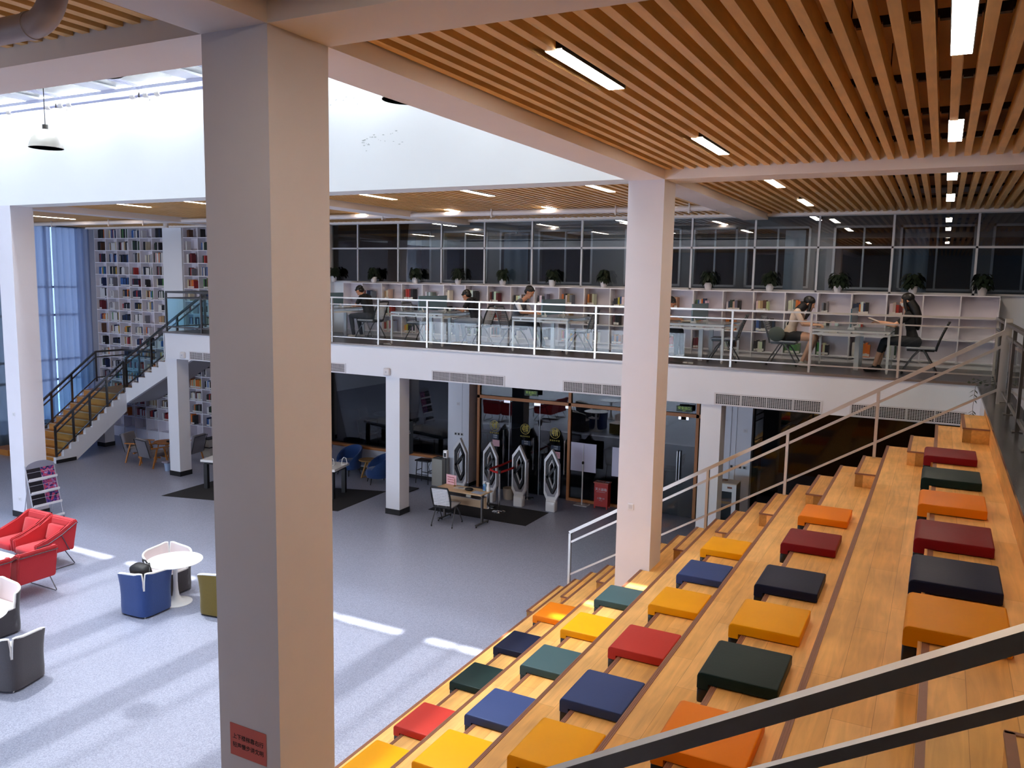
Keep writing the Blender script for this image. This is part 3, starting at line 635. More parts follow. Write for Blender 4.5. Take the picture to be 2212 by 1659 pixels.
for x, y, lb in ((2.34, 5.6, 'out of view to the right, nearest row'), (2.34, 9.1, 'out of view to the right, second row'), (2.34, 12.5, 'out of view to the right, third row'), (-.01, 2.05, 'straight above the camera'), (-2.345, 2.05, 'above the near handrail'), (2.34, 2.05, 'above the camera to the right')):
    led(x, y, 'added ceiling lamp '+lb, 'added ceiling lamps outside the view')  # unseen lamps added to brighten the near column and the bleachers
for x, lb in ((-12.2, 'left'), (-7.0, 'middle'), (-2.6, 'right')): led(x, 19.3, 'added ceiling lamp in the corridor beyond the glass partition, '+lb+' of three', 'added corridor lamps')  # lamps added to lift the dark corridor behind the glass
# pipe along the balcony edge
pipem = mat('pipe paint', '#e3dcda', .45)
t = thing('ceiling_pipe', 'pale pipe running under the slats along the balcony edge', 'pipe', (-14, 15.35, 2.9))
part('pipe', G().tube([(-11.3, 0, 0), (10.2, 0, 0)], .055, 16), pipem, t, 40)
for x in (-23.1, -20.6, -19.2, -13.6, -11.3, -8.5, -5.75, -4.3):
    part('hanger', G().box(x+14-.012, x+14+.012, -.07, -.055, -.1, .2).box(x+14-.012, x+14+.012, -.07, .07, .055, .065).box(x+14-.03, x+14+.03, -.06, .06, -.07, -.055), pipem, t)
t = thing('branch_pipe', 'short pale pipe stub hanging from the ceiling beam above the tall bookcase', 'pipe', (-19.4, 16.2, 2.8)); part('stub', G().cyl((0, 0, 0), .07, .35), pipem, t, 40)
# duct with elbow at the upper left
ductm = mat('duct', '#b8acac', .4, .0, noise=(4, .1))
el = [(-7.0, 2.75, 2.75), (-4.22, 2.75, 2.75)]+[(-4.22+.19*math.sin(a), 2.75, 2.75+.19-.19*math.cos(a)) for a in [PI/2*i/8 for i in range(1, 9)]]+[(-4.03, 2.75, 3.4)]
t = thing('air_duct', 'grey round duct with an elbow turning up into the slats, upper left corner', 'duct', (-4.2, 2.75, 2.75))
E_ = Matrix.Translation((4.2, -2.75, -2.75))
part('pipe', G().tube(el, .065, 24, 0, E_), ductm, t, 40)
part('collar', G().tube([(-4.25, 2.75, 2.75), (-4.22, 2.75, 2.75)], .07, 24, 0, E_), ductm, t, 40)
# motor tube with couplings under the skylight
t = thing('blind_tube', 'white motor tube with couplings along the top of the atrium wall', 'blind tube', (-12, 10.5, 4.7))
part('tube', G().tube([(-7.2, 0, 0), (8.0, 0, 0)], .03, 12), mat('tube paint', '#b9bcd8', .35), t, 40)
for x in (-17.0, -15.75, -15.35, -15.1, -13.3, -12.95, -12.65, -11.0, -10.7, -8.5, -6.3): part('coupling', G().tube([(x+12-.06, 0, 0), (x+12+.06, 0, 0)], .055, 12), mat('coupling', '#e8e2dc', .4), t, 40)
for x in (-15.5, -13.13, -10.85, -8.6, -6.35): part('bracket', G().box(x+12-.02, x+12+.02, -.03, .2, -.04, .05), steeldark, t)
# pendant lamps
shade_o = mat('enamel shade', '#d9d6cc', .3, .1); shade_i = mat('shade reflector', '#8e8a84', .3, .7)
def pendant(label, loc):
    t = thing('pendant_lamp', label, 'pendant lamp', loc, 0, 'bell pendants in the atrium')
    pr = [(.21, 0), (.2, .05), (.17, .12), (.12, .19), (.06, .225), (.045, .24)]
    part('shade', G().lathe(pr+[(.04, .235), (.055, .215), (.115, .183), (.165, .115), (.195, .05), (.205, 0)], n=36), shade_o, t, 50)
    part('reflector', G().lathe([(.2, .004), (.192, .05), (.162, .113), (.11, .18), (.05, .21), (0, .212)], n=36), shade_i, t, 50)
    part('socket', G().cyl((0, 0, .24), .035, .06), steeldark, t, 40)
    part('cord', G().tube([(0, 0, .3), (0, 0, 4.86-loc[2])], .005, 6), black, t)
pendant('cream bell pendant hanging left of the near column, in full view', (-10.6, 7.0, 3.12))
pendant('bell pendant peeping below the long left beam', (-6.95, 5.12, 3.3))
pendant('bell pendant peeping below the diagonal beam right of the near column', (-4.4, 6.3, 3.09))
# fascia: grilles, alarm boxes
gf = mat('grille frame', '#d6d5da', .5); gd = mat('grille gap', '#17151a', .7)
def grille(label, x0, x1):
    z0, z1 = -.675, -.50; t = thing('air_grille', label, 'air grille', ((x0+x1)/2, 15.075, (z0+z1)/2), 0, 'air grilles along the balcony front')
    w2 = (x1-x0)/2; h = (z1-z0)/2
    part('backing', G().box(-w2, w2, 0, .004, -h, h), gd, t)
    part('frame', G().box(-w2-.03, w2+.03, -.012, .004, h, h+.025).box(-w2-.03, w2+.03, -.012, .004, -h-.025, -h).box(-w2-.03, -w2, -.012, .004, -h, h).box(w2, w2+.03, -.012, .004, -h, h), gf, t)
    g = G(); n = 7
    for i in range(1, n): z = -h+2*h*i/n; g.box(-w2, w2, -.006, 0, z-.0035, z+.0035)
    k = int(2*w2/.036)
    for i in range(1, k): x = -w2+2*w2*i/k; g.box(x-.003, x+.003, -.008, 0, -h, h)
    m_ = max(2, round(2*w2/.44))
    for i in range(1, m_): x = -w2+2*w2*i/m_; g.box(x-.008, x+.008, -.01, 0, -h, h)
    part('bars', g, gf, t)
grille('air grille on the balcony front just right of the near column', -13.5, -12.22)
grille('air grille on the balcony front above the glass doors, left of two', -9.78, -8.03)
grille('air grille on the balcony front cut off by the right column', -6.64, -4.6)
grille('long air grille on the balcony front right of the right column', -3.58, -1.76)
grille('air grille on the balcony front behind the top of the bleachers', -1.25, .45)
grille('short air grille by the left end of the balcony', -17.3, -15.9)
for x, lb in ((-11.0, 'white round-cornered alarm on the balcony front above the slim column'), (-17.55, 'white round-cornered alarm near the left end of the balcony front')):
    t = thing('alarm_box', lb, 'alarm', (x, 15.04, -.59)); part('body', G().box(-.085, .085, -.03, .04, -.085, .085, 0, None, .025), mat('alarm plastic', '#dcdadd', .4), t, 50); part('button', G().lathe([(0, 0), (.02, 0), (.02, .006), (0, .006)], n=12, M=Matrix.Translation((0, -.03, 0)) @ Matrix.Rotation(PI/2, 4, 'X')), greyframe, t)
# sockets and switches
def plate(label, x, y, z, w_=.086, h_=.086, n=1):
    t = thing('wall_socket', label, 'socket', (x, y, z))
    for i in range(n):
        o = (i-(n-1)/2)*.095
        part('plate', G().box(o-w_/2, o+w_/2, -.01, 0, -h_/2, h_/2, 0, None, .003), mat('socket plastic', '#e4e2e4', .4), t)
        part('insert', G().box(o-w_*.3, o+w_*.3, -.012, -.009, -h_*.3, h_*.3), mat('socket insert', '#cfcdd2', .4) if n == 1 else black, t)
plate('white socket on the right column above the bleachers', -3.65, 10.7, -1.6)
plate('white switch high on the left column', -17.79, 10.7, -1.59)
plate('white socket low on the left column', -17.75, 10.7, -3.48)
plate('three dark switches on the white pier left of the glass doors', -11.02, 18.25, -2.52, n=3)
plate('pale switch high on the white pier left of the glass doors', -11.05, 18.25, -1.72)
plate('white switch on the pier right of the slim column', -3.66, 18.3, -1.7)
plate('row of dark control panels above the white cabinet', -3.78, 18.3, -2.53, n=4)
# pink notice on the near column
t = thing('paper_notice', 'pink paper notice with two lines of black characters on the near column', 'notice', (-3.61, 3.497, -1.375))
part('paper', G().box(-.15, .15, -.001, .001, -.105, .105), mat('rose paper', '#d9726a', .8), t)
blk = mat('black ink', '#120c0a', .7)
text_mesh('lettering', '上下楼梯靠右行', .037, blk, t, TM(0, -.0015, .022)); text_mesh('lettering', '轻声慢步讲文明', .037, blk, t, TM(0, -.0015, -.035))

# ================================================================ bookcases and books
shelfw = mat('white shelf board', '#eceaf2', .5)
def bookcase(label, x0, n, pitch, rows, y0, y1, z0, rh, th=.022, plinth=.1, double=False, nm='bookcase'):
    t = thing(nm, label, 'bookcase', (x0, y1, z0)); W_ = n*pitch; D = y0-y1
    g = G()
    for i in range(n+1): g.box(i*pitch-th/2 if i else 0, i*pitch+th/2 if i < n else W_, D, -.02, 0, plinth+rows*rh+th)
    for r in range(rows+1): g.box(0, W_, D+.002, -.02, plinth+r*rh, plinth+r*rh+th)
    g.box(0, W_, D+.03, D+.05, 0, plinth)
    part('frame', g, shelfw, t); part('back_panel', G().box(0, W_, -.02, 0, 0, plinth+rows*rh+th), mat('shelf back', '#dcd6de', .6), t)
    return t
SHX = .94; PT = .635
UN = [('farthest right, nearly empty', 0), ('behind the two long-haired readers', 4), ('behind the right column', 8), ('behind the reader in a grey and white shirt', 12), ('between the two readers left of it', 16), ('farthest left, beside the near column', 20)]
for lb, c in UN: bookcase('low white bookcase unit on the balcony, '+lb, SHX-PT*(c+4)+.002, 4, PT-.001, 3, 17.6, 17.92, 0, .42, nm='low_bookcase')
# one book mesh shared by all copies
bk = G(); bk.box(0, 1, 0, .19, 0, 1, 0); bk.box(.06, .94, .006, .186, 1.0, 1.003, 1); bk.box(-.0, 1.0, -.0012, 0, .06, .27, 2)
bookm = [colmat('book cover', .5), mat('book pages', '#d9d2c2', .8), mat('book label', '#d8d6d2', .7)]
BOOK = bk.mesh('book', bookm)
PAL = [('dark', '#1d1a1c'), ('black', '#100f12'), ('dark blue', '#1f2d52'), ('blue', '#39619c'), ('dark red', '#6a1b1f'), ('red', '#a8302a'), ('orange', '#d0702a'), ('brown', '#5d3d28'), ('cream', '#c9bfa4'), ('white', '#d4d2d0'), ('grey', '#77767c'), ('dark green', '#2c4230'), ('green', '#4d8046'), ('yellow', '#c9a23a'), ('tan', '#a08560')]
HINT = {2: ['white', 'cream', 'red', 'dark red', 'dark red'], 3: ['dark blue', 'dark blue', 'orange', 'white', 'dark blue', 'dark'], 4: ['grey', 'dark', 'grey'], 5: ['cream', 'white', 'grey', 'orange', 'orange', 'dark'], 6: ['white', 'cream', 'tan', 'brown', 'cream'], 7: ['white', 'dark blue', 'dark green', 'cream', 'grey', 'dark'],
        8: ['green', 'blue', 'white', 'orange', 'dark blue', 'white'], 12: ['orange', 'brown', 'cream'], 13: ['orange', 'black', 'white', 'tan', 'grey'], 14: ['dark', 'white', 'dark', 'grey'], 15: ['dark', 'cream', 'white', 'white', 'brown', 'grey'], 16: ['dark red', 'dark', 'white', 'dark red'], 17: ['orange', 'white', 'white', 'black', 'dark'], 18: ['cream', 'white'],
        19: ['white', 'grey', 'white', 'grey'], 20: ['brown', 'red', 'red', 'dark red', 'dark'], 21: ['tan', 'white', 'cream'], 22: ['dark red', 'white', 'dark blue', 'dark blue', 'grey'], 23: ['dark', 'cream', 'brown', 'cream', 'tan']}
PD = dict(PAL); rb = random.Random(11); nb = 0
TIER = {0: 'bottom', 1: 'middle', 2: 'top'}
for c in range(2, 24):
    for r in (2, 1, 0):
        if nb >= 300: break
        base = HINT.get(c) if r == 2 else None
        n = len(base) if base else rb.choice([3, 4, 4, 5, 5, 6, 7])
        if r == 1 and c == 6: cols = ['blue', 'dark blue', 'dark', 'dark blue', 'dark', 'black', 'dark', 'dark blue']
        elif base: cols = base
        else:
            a = rb.choice(PAL)[0]; b_ = rb.choice(PAL)[0]; cols = [rb.choice([a, a, b_, 'white', 'dark', rb.choice(PAL)[0]]) for _ in range(n)]
        x = SHX-PT*(c+1)+.03+rb.uniform(0, .05); z = .1+.42*r+.0225; h = rb.uniform(.2, .27)
        for i, cn in enumerate(cols):
            tk = rb.uniform(.03, .065); hh = h+rb.uniform(-.03, .03)
            if x+tk > SHX-PT*c-.03 or nb >= 300: break
            o = link('book', BOOK, None, (x, 17.64+rb.uniform(0, .03), z)); o.scale = (tk-.001, 1, hh)
            cv = lin(PD[cn]); o.color = tuple(min(1, v*rb.uniform(.8, 1.2)) for v in cv[:3])+(1,)
            tag(o, f"{cn} book, {ORD[i]} from left, {TIER[r]} tier, {ORD[c]} column from the shelf's right end", 'book', 'books on the low white bookcases')
            x += tk; nb += 1
# tall bookcases, two storeys high
RH = .3875
bookcase('tall two-storey white bookcase behind the far staircase, six columns wide', -25.0, 6, .553, 17, 18.0, 18.33, GZ, RH, plinth=.32)
bookcase('tall two-storey white bookcase right of the white pier', -20.83, 4, .63, 17, 18.0, 18.33, GZ, RH, plinth=.32)
struct('wall_pier_left', G().box(-21.68, -20.84, 17.95, 18.34, GZ, 3.42), white)
struct('wall_lintel', G().box(-25.4, -18.3, 17.99, 18.34, 3.04, 3.42), white)
g = G(); pm = [mat('spine '+n, c_, .55) for n, c_ in PAL]; rb = random.Random(5)
for x0, n, p in ((-25.0, 6, .553), (-20.83, 4, .63)):
    for c in range(n):
        for r in range(1, 17):
            z = GZ+.32+RH*r+.0225; x = x0+c*p+.03+rb.uniform(.02, .16); e = x0+(c+1)*p-.02; h = rb.uniform(.22, .3)
            th = rb.choice([[0, 1, 10], [9, 8, 10], [2, 3, 9], [0, 7, 13], [4, 5, 9], [0, 1, 2], [9, 9, 0], [14, 8, 6], [11, 0, 9]])
            while x < e-.05:
                tk = rb.uniform(.022, .06); mi = rb.choice(th+[rb.randrange(15)])
                hh = h+rb.uniform(-.025, .025); g.box(x, x+tk-.002, 18.03, 18.2, z, z+hh, mi)
                if r < 13: g.box(x, x+tk-.002, 18.027, 18.03, z+.015, z+.06, 9)
                x += tk
                if rb.random() < .06: break
o = solo('shelved_books', g, pm, 'hundreds of books filling the tall two-storey white bookcases', 'books', kind='stuff')
# low plant pots on the bookcase top
pot_m = mat('white ceramic', '#dcdbe0', .35); leafm = mat('dark leaf', '#142213', .45, noise=(6, .3))
def foliage(seed, n=95, R=.24, H=.3):
    rr = random.Random(seed); g = G()
    for i in range(n):
        a = rr.uniform(0, 2*PI); el = rr.uniform(.1, 1.35); L_ = rr.uniform(.6, 1.0); s0 = Vector((0, 0, .13)); reach = R*L_*math.cos(el*.75); top = .13+H*L_*math.sin(el)*.95
        tip = Vector((math.cos(a)*reach, math.sin(a)*reach*.8, top-.07*L_*math.cos(el))); mid = Vector((math.cos(a)*reach*.6, math.sin(a)*reach*.5, top+.02))
        g.tube([s0, mid], .0025, 3)
        d = (tip-mid).normalized(); sd = d.cross(Vector((0, 0, 1))).normalized(); wl = rr.uniform(.026, .04); L2 = rr.uniform(.08, .13); up = sd.cross(d)
        b0 = mid; p = [b0, b0+d*L2*.35+sd*wl+up*.008, b0+d*L2*.75+sd*wl*.6-Vector((0, 0, .008)), b0+d*L2-Vector((0, 0, .025)), b0+d*L2*.75-sd*wl*.6-Vector((0, 0, .008)), b0+d*L2*.35-sd*wl+up*.008, b0+d*L2*.5]
        g._add(p, [(0, 1, 6), (1, 2, 6), (2, 3, 6), (3, 4, 6), (4, 5, 6), (5, 0, 6)])
    return g
FOL = [foliage(s).mesh('foliage', leafm, 60) for s in range(4)]
POT = G().lathe([(0, 0), (.058, 0), (.075, .06), (.083, .14), (.088, .145), (.088, .155), (.078, .155), (.072, .12), (0, .12)], n=24).mesh('pot', pot_m, 40)
PX = [(-14.77, 'beside the near column'), (-13.42, 'second from the left, above a black shirt'), (-12.1, 'third from the left'), (-10.81, 'fourth from the left'), (-9.54, 'fifth from the left'), (-8.21, 'sixth from the left'), (-6.91, 'just left of the right column'),
      (-4.51, 'just right of the right column'), (-3.22, 'ninth from the left'), (-1.89, 'tenth from the left'), (-.53, 'eleventh, above the masked reader'), (.64, 'last at the right end')]
for i, (x, lb) in enumerate(PX):
    t = thing('potted_plant', 'potted plant on the low bookcase, '+lb, 'potted plant', (x, 17.78, 1.384), 0, 'potted plants along the low bookcase')
    link('pot', POT, t); f_ = link('foliage', FOL[i % 4], t); f_.rotation_euler = (0, 0, i*1.3); s_ = 1.25 if i > 8 else 1.05; f_.scale = (s_, s_, 1.0)
# trailing creeper at the end of the ledge
g = G(); rr = random.Random(9)
for base, n in (((.62, 14.6, .02), 26), ((1.0, 14.2, .02), 20), ((.85, 14.9, .04), 22)):
    for i in range(n):
        p = Vector(base)+Vector((rr.gauss(0, .1), rr.gauss(0, .14), abs(rr.gauss(0, .07)))); a = rr.uniform(0, 6.28); d = Vector((math.cos(a), math.sin(a), rr.uniform(-.4, .5))).normalized(); s_ = d.cross(Vector((0, 0, 1))).normalized()
        g._add([p, p+d*.03+s_*.025, p+d*.08, p+d*.03-s_*.025], [(0, 1, 2, 3)])
g.tube([(.60, 14.6, .03), (.55, 14.6, 0), (.54, 14.62, -.3), (.545, 14.6, -.62)], .003, 5)
for z in (-.05, -.12, -.2, -.38, -.42, -.46, -.6): g._add([(.54, 14.6, z), (.50, 14.55, z-.02), (.47, 14.6, z-.06), (.52, 14.64, z-.03)], [(0, 1, 2, 3)]); g._add([(.54, 14.6, z), (.58, 14.56, z-.03), (.59, 14.6, z-.07), (.55, 14.64, z-.03)], [(0, 1, 2, 3)])
solo('trailing_creeper', g, mat('creeper leaf', '#26361d', .5), 'green creeper trailing over the end of the black stone ledge', 'plant')
# ================================================================ study tables, chairs, people on the balcony
tabw = mat('table frame white', '#e2e3e6', .35); tabtop = glassmat('glass tabletop', (.62, .68, .72), .9, 0, 1.6); divm = mat('divider acrylic', '#5f7d8b', .25)
tabg = mat('grey tabletop', '#8d939a', .15)
# built around x (1.3 wide) and y (1.5 long)
def study_table(label, loc, w_=1.3):
    t = thing('study_table', label, 'table', loc, 0, 'white study tables on the balcony'); h = w_/2; y0, y1 = -.68, .68
    part('tabletop', G().box(-h, h, y0-.02, y1+.02, .735, .75), tabg, t)
    g = G()
    for y in (y0, y1): g.box(-h, h, y-.02, y+.02, .70, .735).box(-h, h, y-.02, y+.02, .645, .68)
    for x in (-h+.02, h-.02): g.box(x-.02, x+.02, y0, y1, .645, .68)
    for x in (-.45, 0, .45):
        for y in (y0, y1): g.box(x*w_/1.3-.02, x*w_/1.3+.02, y-.015, y+.015, .68, .70)
    part('frame', g, tabw, t)
    for x in (-h+.02, h-.02):
        for y in (y0, y1): part('leg', G().box(x-.02, x+.02, y-.02, y+.02, .02, .645).box(x-.014, x+.014, y-.014, y+.014, 0, .02), tabw, t)
    for y in (y0+.45, y1-.1): part('leg', G().box(.06, .14, y-.025, y+.025, 0, .645), tabw, t, label='wide middle leg')
    part('divider', G().box(-.012, .012, y0+.08, y1-.08, .79, 1.12), divm, t, label='blue-grey divider panel')
    for y in (y0+.2, y1-.2): part('bracket', G().prism([(-.06, .75), (.06, .75), (.02, .84), (-.02, .84)], y-.02, y+.02, 'y'), tabw, t)
TX = [(-13.78, 1.25), (-10.62, 1.42), (-7.5, 1.3), (-4.28, 1.3), (-1.42, 1.32)]
for (x, w_), lb in zip(TX, ('leftmost, partly behind the near column', 'second from the left', 'third from the left', 'just right of the big right column', 'rightmost, with two long-haired readers')):
    study_table('white study table with a divider, '+lb, (x, 16.35, 0), w_)
frame_b = mat('chair frame black', '#1b1b1d', .45); frame_g = mat('chair frame grey', '#55575c', .35, .4); slatw = mat('chair slats pale', '#f4f5f8', .5); seatg = mat('seat fabric grey', '#a6a8b2', .85); slatg = mat('chair slats grey', '#8d9099', .5)
def study_chair(label, loc, rz, style='black', grp='slat-backed chairs at the study tables'):
    """faces +x"""
    fm = frame_b if style == 'black' else frame_g; sm = slatw if style == 'black' else slatg
    t = thing('study_chair', label, 'chair', loc, rz, grp)
    g = bmesh.new()
    part('seat', G().box(-.23, .24, -.23, .23, .44, .475, 0, None, .015), seatg, t, 50)
    part('seat_pan', G().box(-.22, .22, -.21, .21, .405, .44, 0, None, .012), fm, t, 50)
    # back: side uprights curve outward to the top
    def bp(z): return -.24-.17*((z-.42)/.5)**1.3
    zs = [.42+.05*i for i in range(11)]
    bf = G()
    for sy in (-1, 1): bf.tube([(bp(z), sy*(.19+.03*math.sin(PI*(z-.42)/.55)), z) for z in zs], [.018]*11, 8)
    bf.tube([(bp(.92), -.2, .92), (bp(.92)-.012, 0, .925), (bp(.92), .2, .92)], .02, 8); bf.tube([(bp(.44)+.005, -.2, .45), (bp(.44), 0, .45), (bp(.44)+.005, .2, .45)], .025, 8)
    part('back_frame', bf, fm, t, 50)
    s_ = G(); s_.box(bp(.7)-.001, bp(.7), -.001, .001, .5, .9) if False else None
    for i in range(11):
        z = .50+.038*i; x = bp(z); s_.box(x-.012, x+.006, -.19, .19, z, z+.025)
    for yv in (-.1, .1): s_.tube([(bp(z)-.008, yv, z) for z in zs[1:]], .004, 5)
    part('back_slats', s_, sm, t)
    for sx, sy in ((1, 1), (1, -1), (-1, 1), (-1, -1)):
        o = part('leg', G().tube([(sx*.02-.02, sy*.22, .44), (sx*.12, sy*.235, .30), (sx*.27, sy*.25, .045)], .013, 8), frame_g, t, 50)
        part('caster', G().ell((sx*.27, sy*.25, .022), (.022, .014, .022), 10, 8), black, o, 50)
    return t
# ---------------------------------------------------------------- people
SK = mat('skin', '#c98f6e', .55, spec=.4); SK2 = mat('skin pale', '#d6a486', .55, spec=.4)
CLO = dict(black=mat('black cotton', '#131316', .85), grey=mat('grey trousers', '#8c929e', .85), charcoal=mat('charcoal trousers', '#2c2e34', .85), white=mat('white cotton', '#dcdde4', .85), greyshirt=mat('grey shirt', '#5c5f68', .85),
           beige=mat('beige top', '#d3bfae', .85), shoe_w=mat('pale shoe', '#d2ccc4', .6), shoe_b=mat('black shoe', '#141416', .6), shoe_t=mat('tan shoe', '#a8967c', .7), olive=mat('olive trousers', '#34362e', .9), maroon=mat('maroon cotton', '#4a3340', .85))
HAIRM = mat('black hair', '#0c0a0b', .45, bump=(60, .2))
def person(label, loc, rz, sex='m', lean=.12, head=(.26, 0, 1.22), pitch=.5, elbows=None, wrists=None, top='black', sleeve='black', bottom='charcoal', shoe='shoe_w', skin=SK, pant=1.0, sleeve_len=.6, knee=.44, foot=.42, lo_fold=0, hair='short', holding=None, mask=False, spread=.1):
    t = thing('person', label, 'person', loc, rz, None)
    caps = []   # p0, r0, p1, r1, tag
    V = Vector
    sw = .185 if sex == 'm' else .16
    def C(a, ra, b, rb, tg): caps.append((V(a), ra, V(b), rb, tg))
    seat = .56
    C((0, -.09, seat), .115, (0, .09, seat), .115, 2)
    C((-.03, -.05, seat-.01), .12, (-.03, .05, seat-.01), .12, 2)
    nb_ = V((lean+.02, 0, 1.07)); ch = V((lean*.75, 0, .95)); wa = V((lean*.35, 0, .75))
    for sy in (-1, 1):
        C((0, sy*.075, seat+.03), .105, wa+V((0, sy*.065, 0)), .09 if sex == 'm' else .08, 1)
        C(wa+V((0, sy*.065, 0)), .09 if sex == 'm' else .078, ch+V((0, sy*.085, 0)), .108 if sex == 'm' else .09, 1)
        C(ch+V((0, sy*.085, 0)), .1 if sex == 'm' else .085, nb_+V((-.02, sy*sw*.8, -.045)), .068, 1)
        C(nb_+V((-.02, sy*.05, -.01)), .06, nb_+V((-.02, sy*sw, -.06)), .058, 1)
    hd = V(head); C(nb_+V((0, 0, -.02)), .052, hd+V((-.03, 0, -.06)), .048, 0)
    # head in its own frame
    Rh = Matrix.Translation(hd) @ Matrix.Rotation(pitch, 4, 'Y')
    H = lambda x, y, z: Rh @ V((x, y, z))
    C(H(-.025, 0, .03), .088, H(.012, 0, .035), .082, 0); C(H(.02, 0, -.02), .07, H(.035, 0, -.055), .055, 0); C(H(.05, 0, -.085), .035, H(.055, 0, -.088), .035, 0)
    C(H(.088, 0, .012), .011, H(.108, 0, -.018), .014, 0)
    for sy in (-1, 1): C(H(-.005, sy*.083, .01), .014, H(-.012, sy*.088, -.022), .011, 0); C(H(.068, sy*.03, -.012), .022, H(.066, sy*.038, -.03), .022, 0)
    # arms
    el = elbows or [(lean+.05, .25, .83), (lean+.05, -.25, .83)]
    wr = wrists or [(lean+.30, .12, .80), (lean+.30, -.12, .80)]
    for i, sy in enumerate((1, -1)):
        sh = nb_+V((-.02, sy*sw, -.06)); e = V(el[i]); w_ = V(wr[i]); m = sh.lerp(e, sleeve_len)
        C(sh, .058, m, .052, 3); C(m, .042, e, .038, 0) if sleeve_len < 1 else C(m, .045, e, .042, 3)
        C(e, .038, e.lerp(w_, .35), .037, 0); C(e.lerp(w_, .35), .037, w_, .026, 0)
        d = (w_-e).normalized(); side = d.cross(V((0, 0, 1))).normalized(); dn = side.cross(d)
        if dn.z > 0: dn = -dn
        palm = w_+d*.075; C(w_, .025, palm+side*.018, .02, 0); C(w_, .025, palm-side*.018, .02, 0)
        for k, (o, L_) in enumerate(((-.033, .062), (-.011, .075), (.011, .07), (.033, .055))):
            a = palm+side*o+d*.008; b = a+d*L_*.5+dn*.012; c = b+d*L_*.35+dn*.03; C(a, .0095, b, .009, 0); C(b, .009, c, .0075, 0)
        th = -side*sy if True else side
        a = w_+d*.025+th*.022; b = a+d*.035+th*.02+dn*.01; C(a, .013, b, .011, 0); C(b, .011, b+d*.028+dn*.008, .009, 0)
    # legs
    for sy in (1, -1):
        k_ = V((knee, sy*(.09+spread*.5), .545)); f_ = V((foot+(.03 if sy > 0 else -.02), sy*(.09+spread*.35), .09))
        C((0, sy*.095, seat), .105, (knee*.5, sy*(.1+spread*.25), seat+.005), .085, 2)
        C((knee*.5, sy*(.1+spread*.25), seat+.005), .085, k_, .064, 2 if pant > .3 else 0)
        m = k_.lerp(f_, .35); e = k_.lerp(f_, min(pant, 1.0)); 
        C(k_, .062, m, .06, 2 if pant > .35 else 0)
        C(m, .058 if pant > .8 else .052, f_, .044 if pant > .8 else .034, 2 if pant > .8 else 0)
        C(f_+V((-.03, 0, -.05)), .04, f_+V((.06, sy*.01, -.055)), .038, 4); C(f_+V((.06, sy*.01, -.058)), .036, f_+V((.15, sy*.02, -.062)), .028, 4); C(f_, .038, f_+V((.01, 0, -.04)), .042, 4)
    g = G()
    for a, ra, b, rb_, tg in caps:
        if (b-a).length < .004: g.ell(a, (ra, ra, ra), 14, 10); continue
        d = (b-a); L_ = d.length; q = d.to_track_quat('Z', 'Y').to_matrix().to_4x4(); M_ = Matrix.Translation(a) @ q
        pr = [(0, -ra)]+[(ra*math.cos(t_), ra*math.sin(t_)) for t_ in (-1.2, -.8, -.4, 0)]+[(rb_*math.cos(t_), L_+rb_*math.sin(t_)) for t_ in (0, .4, .8, 1.2)]+[(0, L_+rb_)]
        g.lathe(pr, (0, 0, 0), 14, 0, M_)
    tmp = link('tmp', g.mesh('tmp', [SK])); md = tmp.modifiers.new('r', 'REMESH'); md.mode = 'VOXEL'; md.voxel_size = .0085; md.use_smooth_shade = True
    m2 = tmp.modifiers.new('s', 'SMOOTH'); m2.factor = .5; m2.iterations = 2
    dg = bpy.context.evaluated_depsgraph_get(); me = bpy.data.meshes.new_from_object(tmp.evaluated_get(dg)); bpy.data.objects.remove(tmp)
    nP = len(me.polygons); cen = np.empty(nP*3); me.polygons.foreach_get('center', cen); cen = cen.reshape(-1, 3); best = np.full(nP, 9.); tg_ = np.zeros(nP, int)
    for a, ra, b, rb_, tg in caps:
        a = np.array(a); b = np.array(b); d = b-a; L2 = max(d@d, 1e-9); u = np.clip((cen-a)@d/L2, 0, 1); dist = np.linalg.norm(cen-(a+u[:, None]*d), axis=1)-(ra+(rb_-ra)*u)
        k = dist < best; best[k] = dist[k]; tg_[k] = tg
    me.materials.clear()
    for m in (skin, CLO[top], CLO[bottom], CLO[sleeve], CLO[shoe]): me.materials.append(m)
    me.polygons.foreach_set('material_index', tg_.astype(np.int32)); me.polygons.foreach_set('use_smooth', [True]*nP); me.name = 'body'; me.update()
    link('body', me, t)
    # face details
    fg = G()
    for sy in (-1, 1): fg.ell(H(.083, sy*.031, .014), (.007, .012, .006), 8, 6); fg.tube([H(.088, sy*.016, .034), H(.084, sy*.046, .036)], .004, 5)
    part('eyes', fg, HAIRM, t)
    if mask:
        part('face_mask', G().ell((0, 0, 0), (.052, .066, .052), 16, 12, 0, Rh @ Matrix.Translation((.056, 0, -.042))), mat('mask white', '#e8e8ea', .8), t, 60)
    else: part('mouth', G().ell(H(.091, 0, -.048), (.005, .02, .0045), 8, 6), mat('lips', '#8f4a40', .5), t)
    hg = G()
    if hair == 'short':
        hg.ell((0, 0, 0), (.105, .097, .085), 20, 14, 0, Rh @ Matrix.Translation((-.03, 0, .06))); hg.ell((0, 0, 0), (.06, .092, .075), 16, 12, 0, Rh @ Matrix.Translation((-.06, 0, .0)))
        for k in range(7): y = -.066+.022*k; hg.ell((0, 0, 0), (.02, .019, .026), 8, 6, 0, Rh @ Matrix.Translation((.060-.25*abs(y), y, .074)))
    else:
        hg.ell((0, 0, 0), (.11, .1, .095), 20, 14, 0, Rh @ Matrix.Translation((-.022, 0, .055)))
        L_ = .50 if hair == 'long' else .4
        ax = hd+V((-.05, 0, 0)); bx = V((lean-.17, 0, head[2]-L_))
